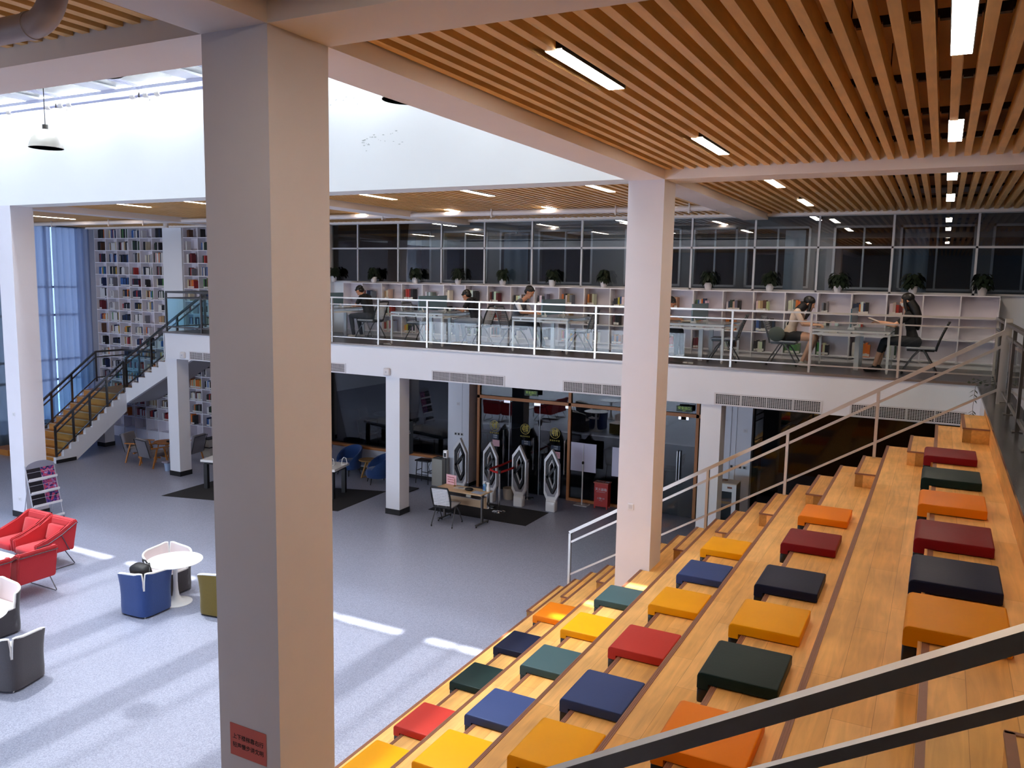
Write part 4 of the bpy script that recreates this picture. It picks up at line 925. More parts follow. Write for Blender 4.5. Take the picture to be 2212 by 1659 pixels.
        for y0_ in (-.055, 0, .055):
            d0 = ax+V((0, y0_, .0)); mid = (ax+bx)/2+V((-.055, y0_*1.35, 0)); d1 = bx+V((0, y0_*1.1, 0))
            hg.tube([d0, d0.lerp(mid, .5)+V((-.02, 0, 0)), mid, mid.lerp(d1, .6), d1], [.075, .078, .07, .058, .02], 14)
        for sy in (-1, 1): a = H(.03, sy*.082, .03); hg.tube([a, a+V((-.015, sy*.012, -.09)), a+V((-.05, sy*.012, -.2)), a+V((-.09, 0, -.3))], [.03, .032, .028, .01], 8)
    part('hair', hg, HAIRM, t, 70)
    return t
PR = PI
study_chair('black slat-backed chair under the reader in black beside the near column', (-12.75, 16.75, 0), PR)
person('seated person in black t-shirt and black trousers, head bowed, beside the near column', (-12.75, 16.72, 0), PR, lean=.14, head=(.30, 0, 1.17), pitch=.75, top='black', sleeve='black', bottom='charcoal', shoe='shoe_w', knee=.47, foot=.38, elbows=[(.28, .2, .81), (.28, -.2, .81)], wrists=[(.47, .04, .79), (.47, -.04, .79)])
study_chair('black slat-backed chair under the reader in grey trousers', (-9.52, 16.55, 0), PR)
person('seated person in black t-shirt and light grey trousers, looking down at a phone', (-9.52, 16.5, 0), PR, lean=.12, head=(.27, 0, 1.13), pitch=.7, top='black', sleeve='black', bottom='grey', shoe='shoe_t', knee=.46, foot=.40, elbows=[(.22, .26, .80), (.22, -.26, .80)], wrists=[(.46, .06, .83), (.46, -.06, .83)])
t = thing('phone', 'dark phone held by the reader in light grey trousers', 'phone', (-10.06, 16.5, .87)); part('body', G().box(-.04, .04, -.035, .035, -.004, .004), black, t)
study_chair('grey slat-backed chair under the reader in a grey and white shirt', (-8.5, 16.45, 0), 0, 'grey')
person('seated person in grey and white raglan shirt, writing at the third table', (-8.45, 16.4, 0), 0, lean=.13, head=(.33, 0, 1.25), pitch=.6, top='greyshirt', sleeve='white', sleeve_len=.75, bottom='charcoal', shoe='shoe_w', knee=.46, foot=.62, elbows=[(.26, .24, .82), (.26, -.24, .82)], wrists=[(.52, .06, .80), (.52, -.08, .80)])
study_chair('slat-backed chair mostly hidden behind the right column', (-5.25, 16.4, 0), 0)
person('seated person in dark clothes and white shoes, half hidden by the right column', (-5.2, 16.35, 0), 0, lean=.14, head=(.30, 0, 1.10), pitch=.7, top='olive', sleeve='olive', bottom='charcoal', shoe='shoe_w', knee=.5, foot=.52, elbows=[(.26, .24, .80), (.26, -.24, .80)], wrists=[(.48, .05, .79), (.48, -.05, .79)])
study_chair('grey slat-backed chair under the long-haired reader in beige', (-2.62, 16.3, 0), 0, 'grey')
person('seated person with long black hair, beige top and bare legs, at the rightmost table', (-2.55, 16.25, 0), 0, 'f', lean=.16, head=(.34, 0, 1.17), pitch=.45, top='beige', sleeve='beige', bottom='black', skin=SK2, pant=.12, shoe='shoe_w', knee=.47, foot=.30, hair='long', elbows=[(.28, .2, .80), (.28, -.2, .80)], wrists=[(.50, .05, .79), (.50, -.05, .79)], spread=.02)
study_chair('black slat-backed chair under the masked reader, rightmost of all', (-.28, 16.2, 0), PR)
person('seated person with long black hair and white face mask, black clothes, holding a book', (-.42, 16.2, 0), PR, 'f', lean=.10, head=(.14, 0, 1.27), pitch=.18, top='black', sleeve='black', bottom='charcoal', skin=SK2, pant=.6, shoe='shoe_b', knee=.46, foot=.56, hair='long', mask=True, elbows=[(.30, .2, .84), (.30, -.2, .84)], wrists=[(.55, .1, .88), (.55, -.1, .88)])
bkm = mat('brown book cover', '#4a2620', .6); pg = mat('paper', '#d8d4cc', .8)
def open_book(label, loc, rz, tilt=0, m=bkm, s=1.0):
    t = thing('open_book', label, 'book', loc, rz); M_ = Matrix.Rotation(tilt, 4, 'Y') @ Matrix.Scale(s, 4)
    part('cover', G().prism([(-.15, .018), (-.005, 0), (.005, 0), (.15, .018), (.15, .021), (0, .004), (-.15, .021)], -.11, .11, 'y', 0, M_ @ Matrix.Rotation(PI/2, 4, 'Z')), m, t)
    part('pages', G().prism([(-.14, .022), (0, .006), (.14, .022), (.13, .03), (.06, .028), (0, .012), (-.06, .028), (-.13, .03)], -.1, .1, 'y', 0, M_ @ Matrix.Rotation(PI/2, 4, 'Z')), pg, t)
open_book('brown open book held up by the masked reader', (-1.08, 16.2, .90), 0, .35)
open_book('open book on the table right of the right column', (-4.45, 16.1, .751), 0, 0, mat('pale cover', '#c8b9a8', .6))
open_book('open book in front of the reader beside the near column', (-13.28, 16.6, .751), 0, 0, mat('white cover', '#d2d4d8', .6))
open_book('open book in front of the reader in a grey and white shirt', (-7.78, 16.35, .751), 0, 0, MAT['white cover'], .8)
study_chair('empty grey slat-backed chair at the left of the second study table', (-11.25, 16.75, 0), 0, 'grey')
study_chair('empty grey slat-backed chair at the right of the third study table', (-6.95, 16.45, 0), PR+.15, 'grey')
study_chair('empty grey slat-backed chair at the right of the fourth study table', (-3.75, 16.25, 0), PR+.1, 'grey')
solo('shoulder_bag', G().ell((0, 0, 0), (.15, .05, .14), 18, 12), mat('grey-green bag', '#4c5552', .8), 'round grey-green bag hanging on the beige-topped reader\'s chair', 'bag', loc=(-2.72, 15.98, .60), smooth=60)
for i, (x, y, lb) in enumerate(((-11.2, 15.27, 'white power adaptor on the balcony floor below the second table'), (-4.25, 15.3, 'power adaptor on the balcony floor right of the big column'))):
    t = thing('power_adaptor', lb, 'adaptor', (x, y, .004)); part('body', G().box(-.04, .04, -.03, .03, 0, .03, 0, None, .006).box(.06, .15, -.02, .02, 0, .03), mat('adaptor white', '#cfcfca', .5), t)
    part('cord', G().tube([(-.04, 0, .01), (-.12, .02, .006), (-.2, -.02, .006), (-.3, .03, .006)], .005, 6), black, t)
# ================================================================ ground floor furniture
whitep = mat('white lacquer', '#f0f1f1', .22); linen = mat('pale lining felt', '#e3d6d6', .85); rimw = mat('white rim', '#ecebe8', .5)
def felt(n, c): return mat(n, c, .95, sheen=.3, bump=(90, .25), noise=(60, .12))
def tub_chair(label, loc, rz, shell):
    """square tub, open front towards +x+y corner side; the slit is at the (-x,-y) corner"""
    t = thing('tub_chair', label, 'armchair', loc, rz, 'felt tub chairs round the pedestal tables')
    n = 96; P_ = []
    def plan(a, s):   # superellipse turned so that a corner points to angle 225 deg
        c, d = math.cos(a), math.sin(a); e = .42
        return (s*math.copysign(abs(c)**e, c), s*math.copysign(abs(d)**e, d))
    slit = math.radians(225)
    def dA(a): return (a-slit+PI) % (2*PI)-PI
    def height(a):
        d = abs(dA(a)); dd = dA(a)
        if d > math.radians(118): return .40
        h = .74-.12*max(0, (d-math.radians(25))/math.radians(93))
        if d < math.radians(5): return .46
        if d < math.radians(11): return .46+(h-.46)*((d-math.radians(5))/math.radians(6))**.5
        return h
    A_ = []
    a = slit-PI
    steps = [-180, -150, -125, -118.1, -117.9, -105, -90, -75, -60, -45, -30, -20, -11, -9, -7, -5, -4.9, 0, 4.9, 5, 7, 9, 11, 20, 30, 45, 60, 75, 90, 105, 117.9, 118.1, 125, 150]
    ang = []
    for u, v in zip(steps, steps[1:]+[180]):
        k = max(1, int((v-u)/6))
        for j in range(k): ang.append(slit+math.radians(u+(v-u)*j/k))
    og = G(); ig = G(); rg_ = G(); L_ = len(ang); ov = []; iv = []
    for a in ang:
        h = height(a)
        prof = [(.30, .03), (.305, .15), (.30, .3), (.31, .5), (.34, .74)]
        col = []
        for q in range(7):
            z = .03+(h-.03)*q/6; s_ = np.interp(z, [p[1] for p in prof], [p[0] for p in prof]); x, y = plan(a, s_); col.append((x, y, z))
        ov.append(col); coli = []
        for q in range(4):
            z = .36+(h-.36)*q/3; s_ = np.interp(z, [p[1] for p in prof], [p[0] for p in prof])-.035; x, y = plan(a, s_); coli.append((x, y, z))
        iv.append(coli)
    vs = [p for c in ov for p in c]; og._add(vs, [(i*7+j, ((i+1) % L_)*7+j, ((i+1) % L_)*7+j+1, i*7+j+1) for i in range(L_) for j in range(6)]); og._add([c[0] for c in ov], [tuple(range(L_))])
    vs = [p for c in iv for p in c]; ig._add(vs, [(i*4+j, i*4+j+1, ((i+1) % L_)*4+j+1, ((i+1) % L_)*4+j) for i in range(L_) for j in range(3)])
    rp = [tuple((np.array(o[-1])+np.array(i[-1]))/2) for o, i in zip(ov, iv)]
    rg_.tube(rp, .02, 8, closed=True)
    part('shell', og, shell, t, 60); part('lining', ig, linen, t, 60); part('rim', rg_, rimw, t, 60)
    part('seat_cushion', G().box(-.265, .265, -.265, .265, .30, .43, 0, None, .03), linen, t, 50)
    for x, y in ((-.24, -.24), (.24, -.24), (-.24, .24), (.24, .24)): part('foot', G().cyl((x, y, 0), .012, .035, 10), chrome, t)
    return t
BLUEF = felt('blue felt', '#24427e'); OLIVE = felt('olive felt', '#6d5a14'); GREYF = felt('charcoal felt', '#4a474c'); DARKF = felt('dark felt', '#3c383c')
R45 = PI/4
tub_chair('blue felt tub chair with a black backpack in it', (-11.05, 8.6, GZ), math.radians(93), BLUEF)
tub_chair('olive felt tub chair half hidden by the near column', (-9.97, 9.22, GZ), math.radians(100), OLIVE)
tub_chair('dark-shelled tub chair with pale lining behind the white pedestal table', (-11.45, 9.36, GZ), math.radians(-90), DARKF)
tub_chair('charcoal felt tub chair at the lower left corner', (-10.57, 6.14, GZ), math.radians(105), GREYF)
tub_chair('pale-lined tub chair half out of the left edge behind the white table', (-12.28, 6.88, GZ), math.radians(-90), DARKF)
def tulip(label, loc, r=.44):
    t = thing('pedestal_table', label, 'table', loc, 0, 'round white pedestal tables')
    part('tabletop', G().lathe([(0, .705), (r-.03, .705), (r-.004, .712), (r, .72), (r-.004, .726), (0, .728)], n=64), whitep, t, 40)
    part('pedestal', G().lathe([(.255, 0), (.255, .008), (.24, .016), (.16, .03), (.09, .06), (.055, .12), (.04, .22), (.034, .35), (.036, .48), (.045, .6), (.07, .68), (.09, .706)], n=48), whitep, t, 60)
tulip('round white pedestal table between the blue and the olive tub chairs', (-10.93, 9.08, GZ)); tulip('round white pedestal table cut off by the left edge', (-11.46, 6.14, GZ))
# backpack
t = thing('backpack', 'black backpack lying in the blue tub chair', 'backpack', (-11.1, 8.62, GZ+.43)); 
part('body', G().box(-.17, .17, -.11, .11, 0, .36, 0, Matrix.Rotation(.25, 4, 'X'), .07).ell((.02, -.09, .1), (.12, .06, .11), 16, 10), mat('backpack nylon', '#131318', .6, bump=(20, .3)), t, 60)
part('strap', G().tube([(.06, .05, .34), (.16, -.02, .3), (.21, -.08, .16), (.19, -.12, .05)], .018, 8), black, t, 60); part('handle', G().tube([(-.04, .02, .36), (-.02, 0, .405), (.04, 0, .40), (.06, .02, .35)], .012, 8), black, t, 60)
# red armchairs
redf = mat('red felt', '#c41f2a', .95, sheen=.3, bump=(90, .15)); wire = mat('chrome wire', '#6b6a70', .25, .9)
def red_chair(label, loc, rz):
    """faces +x; back at -x"""
    t = thing('red_armchair', label, 'armchair', loc, rz, 'red felt armchairs round the low white table')
    side = [(-.36, .30), (.36, .30), (.38, .56), (.15, .58), (-.12, .68), (-.36, .84), (-.43, .83)]
    for sy in (-1, 1):
        y0 = sy*.34; y1 = sy*.28
        bm = bmesh.new(); a = [bm.verts.new((x, min(y0, y1), z)) for x, z in side]; b = [bm.verts.new((x, max(y0, y1), z)) for x, z in side]; n = len(side)
        bm.faces.new(a); bm.faces.new(b[::-1])
        for i in range(n): bm.faces.new((a[i], b[i], b[(i+1) % n], a[(i+1) % n]))
        bmesh.ops.bevel(bm, geom=list(bm.edges), offset=.018, segments=2, affect='EDGES'); part('side_panel', G().bm(bm), redf, t, 50)
        part('trim_tube', G().tube([(.36, sy*.345, .50), (.14, sy*.345, .52), (-.12, sy*.345, .62), (-.42, sy*.345, .78)], .008, 8).tube([(-.12, sy*.345, .62), (-.26, sy*.345, .30)], .008, 8), wire, t, 50)
        part('leg_frame', G().tube([(-.2, sy*.30, .30), (-.36, sy*.33, .02), (-.34, sy*.33, .008), (.34, sy*.33, .008), (.36, sy*.33, .02), (.16, sy*.30, .30)], .009, 8), wire, t, 50)
    bm = bmesh.new(); pr_ = [(-.36, .28), (-.28, .30), (-.355, .82), (-.45, .84), (-.45, .80)]
    a = [bm.verts.new((x, -.33, z)) for x, z in pr_]; b = [bm.verts.new((x, .33, z)) for x, z in pr_]; n = len(pr_); bm.faces.new(a); bm.faces.new(b[::-1])
    for i in range(n): bm.faces.new((a[i], b[i], b[(i+1) % n], a[(i+1) % n]))
    bmesh.ops.bevel(bm, geom=list(bm.edges), offset=.018, segments=2, affect='EDGES'); part('backrest', G().bm(bm), redf, t, 50)
    part('seat_cushion', G().box(-.3, .38, -.28, .28, .30, .44, 0, None, .04), redf, t, 50)
    part('back_pillow', G().box(-.05, .05, -.22, .22, -.15, .15, 0, Matrix.Translation((-.24, 0, .58)) @ Matrix.Rotation(-.28, 4, 'Y'), .035), redf, t, 60)
    part('back_tube', G().tube([(-.455, -.33, .77), (-.465, 0, .775), (-.455, .33, .77)], .008, 8), wire, t, 50)
red_chair('red felt armchair facing the viewer, right one of the back pair', (-14.36, 9.05, GZ), -PI/2)
red_chair('red felt armchair left of its twin, cut off by the picture edge', (-15.12, 9.08, GZ), -PI/2)
red_chair('red felt armchair seen from behind, nearest the blue tub chair', (-13.42, 8.08, GZ), PI)
red_chair('red felt armchair seen from behind, at the left picture edge', (-13.42, 7.3, GZ), PI)
t = thing('low_table', 'low white square table between the red armchairs', 'table', (-14.5, 8.0, GZ)); part('tabletop', G().box(-.36, .36, -.48, .48, .37, .4, 0, None, .006), whitep, t)
for x in (-.3, .3):
    for y in (-.4, .4): part('leg', G().tube([(x, y, .37), (x, y, 0)], .012, 8), wire, t)
# magazine rack
rackm = mat('rack metal', '#b9bac6', .35, .4); t = thing('magazine_rack', 'metal magazine rack with four tiers of dark glossy magazines by the left column', 'rack', (-17.22, 10.84, GZ), 0)
# local: front faces +x, slopes back towards -x going up; width along y
def rk(z): return .28-.30*z/1.35
for sy in (-.32, .32): part('side_post', G().tube([(rk(0), sy, .05), (rk(1.25), sy, 1.25)], .012, 8).tube([(rk(0)-.42, sy, .05), (rk(.9), sy, .9)], .01, 8), rackm, t)
arch = [(-.32, 1.08), (.32, 1.08)]+[(.32*math.cos(a), 1.2+.13*math.sin(a)) for a in [PI*i/14 for i in range(15)]]
part('header', G().prism(arch, -.006, .006, 'x', 0, Matrix.Translation((rk(1.15), 0, 0))), mat('rack header', '#8b8b9c', .4), t)
magm = mat('magazine', '#1c1822', .25)
def magazine_mat():
    m = bpy.data.materials.new('magazine covers'); m.use_nodes = True; nt = m.node_tree; b = nt.nodes['Principled BSDF']; b.inputs['Roughness'].default_value = .25
    tc = nt.nodes.new('ShaderNodeTexCoord'); n = nt.nodes.new('ShaderNodeTexNoise'); n.inputs['Scale'].default_value = 9; n.inputs['Detail'].default_value = 4; n.inputs['Distortion'].default_value = 1.5
    nt.links.new(tc.outputs['Object'], n.inputs['Vector']); r = nt.nodes.new('ShaderNodeValToRGB'); cr = r.color_ramp
    cr.elements[0].position = .35; cr.elements[0].color = lin('#16141c'); cr.elements[1].position = .75; cr.elements[1].color = lin('#b9cfe6')
    for p_, c_ in ((.45, '#3d3c8c'), (.55, '#c23a3e'), (.63, '#8a6bb0')): e = cr.elements.new(p_); e.color = lin(c_)
    nt.links.new(n.outputs['Fac'], r.inputs[0]); nt.links.new(r.outputs[0], b.inputs['Base Color']); return m
mgm = magazine_mat()
for i, z in enumerate((.14, .42, .70, .98)):
    x = rk(z); o = part('shelf', G().prism([(x-.02, z-.05), (x+.07, z-.05), (x+.07, z), (x+.06, z), (x+.06, z-.04), (x-.02, z-.04)], -.32, .32, 'y'), mat('rack shelf', '#dcdce2', .4), t)
    if i:
        part('magazine', G().box(-.31, .31, 0, 0, 0, 0) if False else G().prism([(x+.02, z-.035), (x+.03, z-.035), (rk(z+.2)+.012, z+.2), (rk(z+.2)+.002, z+.2)], -.31, -.01, 'y'), magm, t)
        part('magazine', G().prism([(x+.02, z-.035), (x+.03, z-.035), (rk(z+.2)+.012, z+.2), (rk(z+.2)+.002, z+.2)], 0, .30, 'y'), mgm, t, label='colourful magazine cover')
        part('retaining_wire', G().tube([(rk(z+.12)+.035, -.32, z+.12), (rk(z+.12)+.035, .32, z+.12)], .004, 6), rackm, t)
    else: part('magazine', G().box(x-.1, x+.04, -.28, .05, z-.04, z+.06), magm, t)
for sy in (-.32, .32):
    for x in (rk(0), rk(0)-.42): part('caster', G().ell((x, sy, .025), (.025, .012, .025), 12, 8), black, t, 50)
# black floor mats
matm = mat('black floor mat', '#1e1d20', .9, noise=(40, .15))
solo('floor_mat', G().prism([(-16.67, 13.52), (-12.13, 14.68), (-12.25, 16.73), (-16.76, 15.3)], GZ, GZ+.006, 'z'), matm, 'large dark mat under the long white table behind the near column', 'floor mat')
solo('floor_mat', G().box(-10.42, -7.85, 15.89, 17.12, GZ, GZ+.006), matm, 'dark mat on the floor in front of the glass doors, under the security gates', 'floor mat')
t = thing('display_table', 'long white-topped table on thick black legs behind the near column', 'table', (-14.7, 15.35, GZ), math.radians(14))
part('tabletop', G().box(-1.85, 1.85, -.42, .42, .70, .76, 0, None, .004), whitep, t); part('frame', G().box(-1.78, 1.78, -.36, .36, .64, .70), black, t)
for x in (-1.74, 1.74):
    for y in (-.33, .33): part('leg', G().box(x-.05, x+.05, y-.05, y+.05, .006, .64), black, t)
for i, (x, y) in enumerate(((-13.2, 15.75), (-13.0, 16.0))):
    t = thing('wire_display_stand', ['looped white display stand on the end of the long white table, left', 'looped white display stand on the end of the long white table, right'][i], 'display stand', (x, y, GZ+.765), .4)
    part('loop', G().tube([(-.07, 0, .01), (-.06, .01, .12), (-.02, .01, .17), (.04, .01, .15), (.07, 0, .01)], .009, 8), whitep, t, 60); part('base', G().box(-.08, .08, -.06, .06, 0, .012, 0, None, .004), whitep, t)
# blue lounge chairs and side table
bluel = felt('blue lounge fabric', '#25477f')
def lounge(label, loc, rz):
    t = thing('lounge_chair', label, 'armchair', loc, rz, 'blue lounge chairs under the balcony')
    n = 28; o_ = []; g = G()
    for i in range(n+1):
        a = math.radians(50+260*i/n); h = .42+.36*(math.sin(PI*i/n))**.8; c, s_ = math.cos(a), math.sin(a); wv = 1+.12*(h-.42)
        o_.append([(c*.30, s_*.30, .18), (c*.34*wv, s_*.33*wv, h*.6+.05), (c*.36*wv, s_*.35*wv, h-.02), (c*.34*wv, s_*.33*wv, h), (c*.30*wv, s_*.29*wv, h-.02), (c*.26, s_*.26, .3)])
    vs = [p for c in o_ for p in c]
    g._add(vs, [(i*6+j, (i+1)*6+j, (i+1)*6+j+1, i*6+j+1) for i in range(n) for j in range(5)]); g._add(o_[0], [tuple(range(6))]); g._add(o_[-1], [tuple(range(6))[::-1]])
    part('shell', g, bluel, t, 60); part('seat', G().lathe([(0, .17), (.29, .17), (.32, .24), (.31, .36), (.26, .40), (0, .41)], n=32), bluel, t, 60)
    for x, y in ((.2, .18), (.2, -.18), (-.18, .18), (-.18, -.18)): part('leg', G().tube([(x, y, .18), (x*1.2, y*1.2, 0)], [.018, .011], 8), black, t)
lounge('blue lounge chair half hidden by the near column', (-15.15, 17.55, GZ), -1.9); lounge('blue lounge chair in full view behind the round wooden side table', (-14.25, 17.75, GZ), -1.7); lounge('blue lounge chair partly behind the slim column', (-12.98, 17.35, GZ), -2.3)
palew = woodmat('birch', '#c89a5e', '#bd8c50', 'X', .5, 2, .45, .5)
t = thing('side_table', 'small round wooden side table on three legs between blue lounge chairs', 'table', (-13.6, 17.75, GZ)); part('tabletop', G().lathe([(0, .46), (.25, .46), (.26, .475), (.25, .49), (0, .49)], n=40), palew, t, 40)
for k in range(3): a = 2*PI*k/3+.3; part('leg', G().bar((.05*math.cos(a), .05*math.sin(a), .46), (.24*math.cos(a), .24*math.sin(a), .01), .035, .035), palew, t); part('spreader', G().bar((.22*math.cos(a), .22*math.sin(a), .03), (-.02*math.cos(a), -.02*math.sin(a), .03), .03, .03), palew, t)
# black display sign on a stand
t = thing('display_sign', 'tall black sign board on a black post behind the slim column', 'sign', (-11.9, 17.12, GZ), PI/2)
part('board', G().box(-.27, .27, -.02, .02, .92, 1.76), mat('sign black', '#131315', .3), t); part('post', G().box(-.02, .02, .02, .05, .02, 1.7), black, t); part('base', G().box(-.28, .28, -.2, .24, 0, .02), black, t)
part('logo', G().ell((-.16, -.021, 1.5), (.028, .002, .034), 14, 8).ell((-.135, -.021, 1.5), (.022, .002, .03), 14, 8), inkw, t)
for i, z in enumerate((1.52, 1.47)): text_mesh('lettering', ['展示专区', '数字图书馆'][i], .038, inkw, t, Matrix.Translation((.06, -.021, z)) @ FACE_NY)
text_mesh('lettering', '请勿触摸', .03, inkw, t, Matrix.Translation((.02, -.021, 1.17)) @ FACE_NY)
# black stool, beige cabinet
t = thing('bar_stool', 'black stool with a woven seat under the window sill', 'stool', (-11.92, 18.0, GZ)); part('seat', G().box(-.22, .22, -.16, .16, .60, .64, 0, None, .012), black, t, 50)
for x, y in ((-.17, -.12), (.17, -.12), (-.17, .12), (.17, .12)): part('leg', G().tube([(x, y, .6), (x*1.15, y*1.15, 0)], .012, 8), black, t)
part('stretcher', G().bar((-.18, -.13, .25), (.18, -.13, .25), .016).bar((-.18, .13, .25), (.18, .13, .25), .016).bar((-.18, -.13, .35), (-.18, .13, .35), .016).bar((.18, -.13, .35), (.18, .13, .35), .016), black, t)
t = thing('metal_cabinet', 'small beige metal cabinet by the white pier, cables on top', 'cabinet', (-11.42, 18.05, GZ)); part('body', G().box(-.2, .12, -.17, .17, 0, .72, 0, None, .006), mat('beige metal', '#b9b5a8', .45, .1), t); part('cable', G().tube([(-.2, -.1, .73), (-.1, 0, .76), (0, -.05, .74), (.08, .05, .75)], .008, 6).tube([(-.2, -.17, .7), (-.28, -.2, .5), (-.24, -.18, .3)], .007, 6), black, t)
# thermometer on a tripod
t = thing('thermometer_stand', 'white thermometer on a thin black tripod beside the desk', 'stand', (-9.95, 15.9, GZ)); part('pole', G().tube([(0, 0, .3), (0, 0, 1.3)], .011, 8), black, t)
for k in range(3): a = 2*PI*k/3; part('leg', G().tube([(0, 0, .35), (.22*math.cos(a), .22*math.sin(a), .005)], .009, 6), black, t)
part('device', G().box(-.055, .055, -.04, .05, 1.3, 1.48, 0, None, .015), whitep, t, 50, label='white thermometer unit'); part('sensor', G().box(-.02, .03, -.06, -.03, 1.33, 1.42), black, t)
# security gates
gw = mat('gate white', '#f4f6f8', .35); gb = mat('gate black', '#17171b', .4)
def gate(label, loc):
    """frame in the XZ plane"""
    t = thing('security_gate', label, 'security gate', loc, 0, 'anti-theft gates in front of the glass doors')
    o = [(-.16, .34), (-.2, .42), (-.2, 1.22), (0, 1.5), (.17, 1.22), (.2, 1.1), (.17, .34)]
    out = [(-.11, .26), (-.19, .42), (-.19, 1.24), (.0, 1.5), (.19, 1.14), (.19, .42), (.11, .26)]
    def inset(p, k, cx=0, cz=.88): return [(cx+(x-cx)*k, cz+(z-cz)*(k+.02)) for x, z in p]
    def ringg(a, b, y0, y1):
        g = G(); n = len(a)
        for i in range(n):
            j = (i+1) % n
            v = [(a[i][0], y0, a[i][1]), (a[j][0], y0, a[j][1]), (b[j][0], y0, b[j][1]), (b[i][0], y0, b[i][1])]; v += [(p[0], y1, p[2]) for p in v]
            g._add(v, [(3, 2, 1, 0), (4, 5, 6, 7), (0, 1, 5, 4), (1, 2, 6, 5), (2, 3, 7, 6), (3, 0, 4, 7)])
        return g
    part('outer_frame', ringg(out, inset(out, .82), -.045, .045), gw, t)
    part('lower_panel', G().prism([(-.11, .26), (-.17, .42), (0, .42), (.15, .42), (.11, .26)], -.03, .03, 'y').prism([(-.16, .42), (.0, .42), (-.16, .72)], -.03, .03, 'y').prism([(.16, .42), (.16, .62), (.06, .42)], -.03, .03, 'y'), mat('gate grey', '#a2a2aa', .4), t)
    dia = [(0, 1.38), (.125, 1.08), (.125, .62), (.03, .42), (-.125, .76), (-.125, 1.16)]
    part('diamond_frame', ringg(dia, [(x*.66+.002, .9+(z-.9)*.8) for x, z in dia], -.05, .05).bar((-.12, 0, .80), (.12, 0, 1.12), .1, .06), gb, t)
    part('inner_line', ringg([(x*.62, .9+(z-.9)*.74) for x, z in dia], [(x*.52, .9+(z-.9)*.68) for x, z in dia], -.03, .03), gw, t)
    part('base', G().box(-.12, .12, -.09, .09, 0, .25, 0, None, .02).prism([(-.13, .2), (.13, .2), (.12, .3), (-.12, .3)], -.05, .05, 'y'), whitep, t, 50)
for x, lb in ((-10.38, 'in front of the white pier'), (-9.52, 'second from the left, behind the desk'), (-8.72, 'third from the left'), (-7.86, 'rightmost, in front of the exit notice')): gate('white anti-theft gate with black diamond frame, '+lb, (x, 17.28, GZ+.006 if 0 else GZ))
# stanchions and belts
redb = mat('red belt', '#d42a26', .6)
SP = [(-9.27, 16.75, 'left front one'), (-8.88, 16.55, 'right front one'), (-9.25, 18.0, 'back one between the doors'), (-8.86, 18.02, 'back right one')]
for x, y, lb in SP:
    t = thing('stanchion', 'chrome belt stanchion before the glass doors, '+lb, 'stanchion', (x, y, GZ+.006 if y < 17 else GZ), 0, 'chrome stanchions at the entrance')
    part('base', G().lathe([(.16, 0), (.16, .012), (.05, .03), (.03, .05)], n=32), chrome, t, 50); part('pole', G().cyl((0, 0, .03), .03, .93), chrome, t, 50); part('cap', G().cyl((0, 0, .93), .034, .07), mat('stanchion cap', '#3a3a3e', .4), t, 50)
def belt(label, a, b):
    a = Vector(a); b = Vector(b); m = (a+b)/2+Vector((0, 0, -.02)); g = G().bar(a, m, .004, .05).bar(m, b, .004, .05); solo('barrier_belt', g, redb, label, 'belt', 'red belts between the stanchions')
zb = GZ+.95
belt('red belt between the two front stanchions', (-9.27, 16.75, zb), (-8.88, 16.55, zb)); belt('red belt running back from the left front stanchion', (-9.27, 16.75, zb), (-9.25, 18.0, zb)); belt('red belt running back from the right front stanchion', (-8.88, 16.55, zb), (-8.86, 18.02, zb))
# desk with its things
maple = woodmat('maple', '#dcbf98', '#d6b68c', 'X', .6, 2, .4, .3)
t = thing('reception_desk', 'pale wooden folding desk on grey legs at the entrance', 'desk', (-9.2, 15.45, GZ), math.radians(-2)); part('tabletop', G().box(-.62, .62, -.25, .25, .73, .755, 0, None, .004), maple, t); part('modesty_panel', G().box(-.55, .55, .1, .115, .36, .64), maple, t)
part('under_shelf', G().box(-.55, .55, -.2, .1, .63, .64), mat('shelf wire', '#8c8c90', .4, .6), t)
for x in (-.5, .5):
    part('leg', G().box(x-.02, x+.02, -.03, .03, .05, .73), steeldark, t); o = part('foot', G().box(x-.025, x+.025, -.25, .25, .04, .07), steeldark, t)
    for y in (-.24, .24): part('caster', G().ell((x, y, .022), (.015, .022, .022), 10, 8), black, o)
study_chair('black chair with white slatted back at the entrance desk', (-9.42, 15.12, GZ), PI/2+.12, 'black', 'desk chair')
DZ = GZ+.757
t = thing('desk_notice', 'pink notice board with red lettering standing on the desk', 'notice', (-9.62, 15.62, DZ), -.15); part('board', G().box(-.15, .15, -.002, .002, .01, .24), pinkp, t)
for i, ln in enumerate(('进馆请戴口罩 测体温', '请刷卡进馆 按序出入', '谢谢配合 祝您愉快')): text_mesh('lettering', ln, .022, redink, t, TM(-.01, -.004, .18-i*.055))
part('pen', G().tube([(.12, -.03, .0), (.12, -.03, .17)], .006, 6).cyl((.12, -.03, 0), .022, .02), mat('brass', '#a5803a', .4, .6), t)
t = thing('paper_sheets', 'white paper sheets with a pen on the desk', 'paper', (-9.28, 15.50, DZ), .1); part('sheets', G().box(-.17, .12, -.1, .1, 0, .003), pg, t); part('pen', G().tube([(-.06, -.03, .008), (.05, .02, .008)], .005, 6), mat('pen blue', '#23408a', .4), t)
t = thing('black_pouch', 'round black pouch on the desk', 'pouch', (-9.02, 15.4, DZ)); part('body', G().ell((0, 0, .035), (.1, .08, .036), 20, 10), black, t, 60); part('zipper', G().tube([(.09, 0, .04), (.13, .02, .03), (.14, .05, .02)], .006, 6), chrome, t)
solo('document_folder', G().box(-.13, .13, -.09, .09, 0, .006), mat('pale blue folder', '#aebfdc', .5), 'pale blue folder at the right end of the desk', 'folder', loc=(-8.76, 15.35, DZ), rz=-.1)
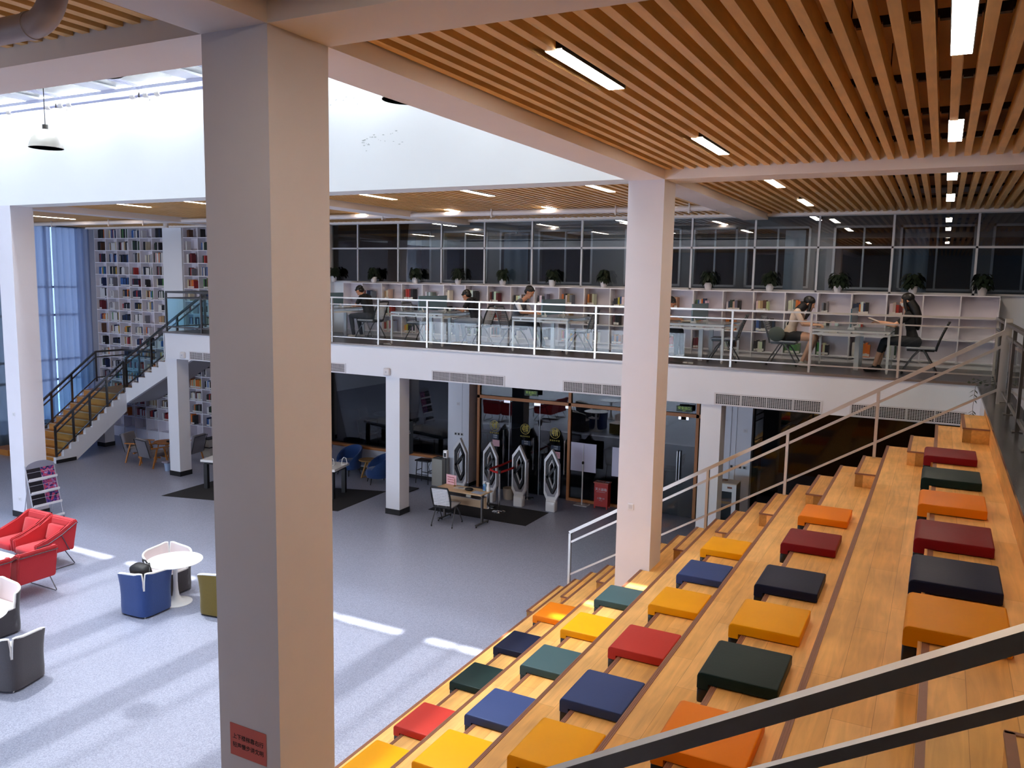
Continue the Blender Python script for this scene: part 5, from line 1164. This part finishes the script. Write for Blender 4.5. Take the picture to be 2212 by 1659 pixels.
t = thing('sanitizer_bottle', 'clear blue hand sanitizer bottle with white pump on the desk', 'bottle', (-8.73, 15.58, DZ)); part('body', G().lathe([(0, 0), (.035, 0), (.036, .13), (.02, .15), (.015, .16)], n=20), mat('blue gel', '#7db4e0', .2), t, 50); part('label', G().box(-.02, .02, -.038, -.036, .03, .11), mat('bottle label', '#2f66b0', .5), t); part('pump', G().cyl((0, 0, .16), .012, .04).box(-.012, .04, -.01, .01, .2, .215), whitep, t, 50)
t = thing('spray_bottle', 'white spray bottle at the desk corner', 'bottle', (-8.63, 15.57, DZ)); part('body', G().lathe([(0, 0), (.042, 0), (.044, .09), (.02, .15), (.016, .17)], n=20), whitep, t, 50); part('trigger', G().box(-.045, .03, -.014, .014, .17, .2, 0, None, .006).box(-.03, -.02, -.008, .008, .13, .17), whitep, t)
solo('small_box', G().box(-.06, .06, -.03, .03, 0, .05), mat('box white', '#dedccf', .6), 'small white box on the shelf under the desktop', 'box', loc=(-8.98, 15.33, GZ+.641))
t = thing('waste_basket', 'pale round bin behind the second security gate', 'bin', (-9.25, 17.75, GZ)); part('body', G().lathe([(.13, 0), (.15, .28), (.14, .28), (.12, .02), (0, .02)], n=28), mat('bin beige', '#c9b8a2', .6), t, 50)
# notice boards on stands, fire box
def easel(label, x, y):
    t = thing('poster_stand', label, 'poster stand', (x, y, GZ), 0, 'white poster stands by the glass wall'); part('board', G().box(-.33, .33, .02, .035, .83, 1.53, 0, Matrix.Rotation(-.0, 4, 'Z')), mat('poster back', '#c9c6da', .5), t)
    part('pole', G().tube([(0, 0, .01), (0, 0, 1.05)], .017, 10).tube([(0, .01, 1.05), (0, .01, 1.5)], .008, 8), whitep, t); part('clamp', G().ell((0, 0, 1.05), (.03, .03, .04), 12, 8), black, t); part('base', G().box(-.17, .17, -.12, .12, 0, .012), whitep, t)
easel('blank white poster board on a white stand left of the red box', -7.45, 18.16); easel('white poster board half hidden by the right column', -6.36, 18.1)
t = thing('extinguisher_box', 'red metal fire extinguisher box with white characters', 'extinguisher box', (-6.93, 18.18, GZ)); redp = mat('red paint', '#b8281f', .45)
part('body', G().box(-.175, .175, -.1, .1, .05, .62, 0, None, .004), redp, t); part('lid', G().box(-.19, .19, -.12, .12, .62, .645), mat('lid', '#b0553f', .5), t)
text_mesh('lid_lettering', '灭火器', .12, inkw, t, Matrix.Translation((0, 0, .646)))
for x in (-.155, .155):
    for y in (-.085, .085): part('foot', G().box(x-.015, x+.015, y-.015, y+.015, 0, .05), redp, t)
text_mesh('lettering', '灭火器箱', .075, inkw, t, TM(0, -.101, .47)); text_mesh('lettering', 'FIRE EXTINGUISHER BOX', .02, inkw, t, TM(0, -.101, .41)); text_mesh('lettering', '火警119', .055, inkw, t, TM(0, -.101, .25)); text_mesh('lettering', 'FIRE CALL', .02, inkw, t, TM(0, -.101, .20))
# glass-fronted white cabinet
t = thing('glass_cabinet', 'white cabinet with two glass doors beyond the bleacher railing', 'cabinet', (-3.88, 17.55, GZ)); cw = .29
part('body', G().box(-cw, -cw+.02, -.2, .2, 0, 1.18).box(cw-.02, cw, -.2, .2, 0, 1.18).box(-cw+.02, cw-.02, .18, .2, 0, 1.18).box(-cw+.02, cw-.02, -.2, .18, 0, .06), mat('cabinet grey', '#7e7b74', .5), t)
part('top', G().box(-cw-.005, cw+.005, -.21, .2, 1.18, 1.2), mat('cabinet top', '#c9b79e', .4), t)
part('front_frame', G().box(-cw, cw, -.215, -.2, 1.02, 1.18).box(-cw, -cw+.09, -.215, -.2, 0, 1.02).box(cw-.09, cw, -.215, -.2, 0, 1.02), whitep, t)
for z in (.68, .3): o = part('shelf', G().box(-cw+.02, cw-.02, -.18, .18, z, z+.02), whitep, t); part('label_strip', G().box(-cw+.09, cw-.09, -.186, -.183, z, z+.06), mat('label strip', '#c5c7d6', .5), o)
part('door_pane', G().box(-cw+.09, cw-.09, -.21, -.205, .06, 1.02), glassmat('cabinet glass', (.6, .66, .7), .9), t); part('lock', G().box(-cw+.03, -cw+.055, -.222, -.214, .45, .58), black, t)
part('yellow_label', G().box(-cw+.02, -cw+.12, -.217, -.2155, 1.12, 1.16), mat('yellow label', '#d8a92c', .5), t); part('red_label', G().box(.1, .2, -.217, -.2155, 1.09, 1.13), mat('brown label', '#7a3d1c', .5), t)
text_mesh('lettering', '失物招领柜', .05, mat('blue ink', '#2c4a78', .5), t, TM(.06, -.2115, .82))
solo('wooden_spoon', G().tube([(-.14, -.02, .01), (.02, .02, .012)], .008, 6).ell((.06, .03, .015), (.05, .035, .014), 14, 8), mat('dark wood utensil', '#6e3420', .5), 'dark wooden scoop lying on the white cabinet', 'utensil', loc=(-3.93, 17.55, GZ+1.2))
# wooden lounge chairs under the far stairs
gcush = felt('grey cushion', '#6d6a72'); teak = woodmat('teak arm', '#b8793c', '#a96c33', 'X', .5, 2, .45, .6)
def wood_chair(label, loc, rz):
    """faces +x"""
    t = thing('wooden_armchair', label, 'armchair', loc, rz, 'grey-cushioned wooden armchairs under the stairs'); part('seat_cushion', G().box(-.28, .28, -.27, .27, .30, .42, 0, None, .03), gcush, t, 50)
    part('back_cushion', G().box(-.05, .05, -.28, .28, -.28, .28, 0, Matrix.Translation((-.30, 0, .56)) @ Matrix.Rotation(-.22, 4, 'Y'), .035), gcush, t, 50)
    part('piping', G().tube([(-.28, -.28, .3), (-.42, -.28, .8), (-.42, .28, .8), (-.28, .28, .3)], .01, 6), black, t)
    for sy in (-1, 1):
        o = part('arm', G().box(-.26, .28, sy*.31-.03, sy*.31+.03, .55, .58, 0, None, .006), teak, t)
        part('leg', G().bar((.12, sy*.31, .56), (.26, sy*.33, 0), .035), teak, t); part('leg', G().bar((-.08, sy*.31, .56), (-.24, sy*.33, 0), .035), teak, t)
    part('rail', G().box(-.02, .02, -.31, .31, .26, .3).box(.16, .2, -.31, .31, .26, .3), teak, t)
wood_chair('grey-cushioned wooden armchair under the stairs, left one', (-20.4, 15.85, GZ), .35); wood_chair('grey-cushioned wooden armchair under the stairs, seen from behind', (-19.52, 15.62, GZ), PI/2-.12); wood_chair('grey-cushioned wooden armchair partly hidden by the slim left column', (-19.1, 16.5, GZ), PI+.2)
t = thing('wooden_table', 'low wooden table among the grey armchairs under the stairs', 'table', (-19.85, 16.35, GZ)); part('tabletop', G().lathe([(0, .52), (.36, .52), (.37, .535), (.36, .55), (0, .55)], n=40), teak, t, 40)
for k in range(4): a = PI/4+PI/2*k; part('leg', G().tube([(.22*math.cos(a), .22*math.sin(a), .52), (.3*math.cos(a), .3*math.sin(a), 0)], .018, 8), teak, t)
solo('table_tray', G().box(-.1, .1, -.05, .05, 0, .05, 0, None, .01), black, 'small black tray on the low wooden table under the stairs', 'tray', loc=(-19.65, 16.3, GZ+.552))
t = thing('paper_bin', 'small pale blue bin beside the slim left column', 'bin', (-18.72, 15.42, GZ)); part('body', G().lathe([(.07, 0), (.09, .22), (.08, .22), (.06, .01), (0, .01)], n=20), mat('pale blue plastic', '#9fb4d2', .4), t, 50); part('lid', G().box(-.13, .1, -.09, .09, .22, .27, 0, None, .01), mat('bin lid', '#8a8390', .5), t)
t = thing('step_stool', 'grey step stool with two dark treads by the bookcase', 'step stool', (-19.25, 17.45, GZ)); part('side', G().prism([(-.2, 0), (.2, 0), (.13, .52), (-.13, .52)], -.22, .22, 'y'), mat('stool grey', '#aca69c', .4, .2), t); part('tread', G().box(-.21, .18, -.23, .23, .27, .3), black, t); part('tread', G().box(-.14, .14, -.23, .23, .52, .55), black, t)
t = thing('wooden_box', 'orange wooden box on the floor at the far left edge', 'box', (-24.5, 14.5, GZ)); part('body', G().box(-.4, .4, -.25, .25, 0, .17, 0, None, .004), teak, t)
t = thing('steel_bench', 'grey metal desk at the far left edge behind the white column', 'desk', (-24.7, 15.6, GZ)); part('top', G().box(-.3, .3, -.5, .5, .72, .76), frame_g, t); part('panel', G().box(.26, .28, -.45, .45, .3, .7), frame_g, t)
for x in (-.27, .27):
    for y in (-.46, .46): part('leg', G().box(x-.02, x+.02, y-.02, y+.02, 0, .72), frame_g, t)
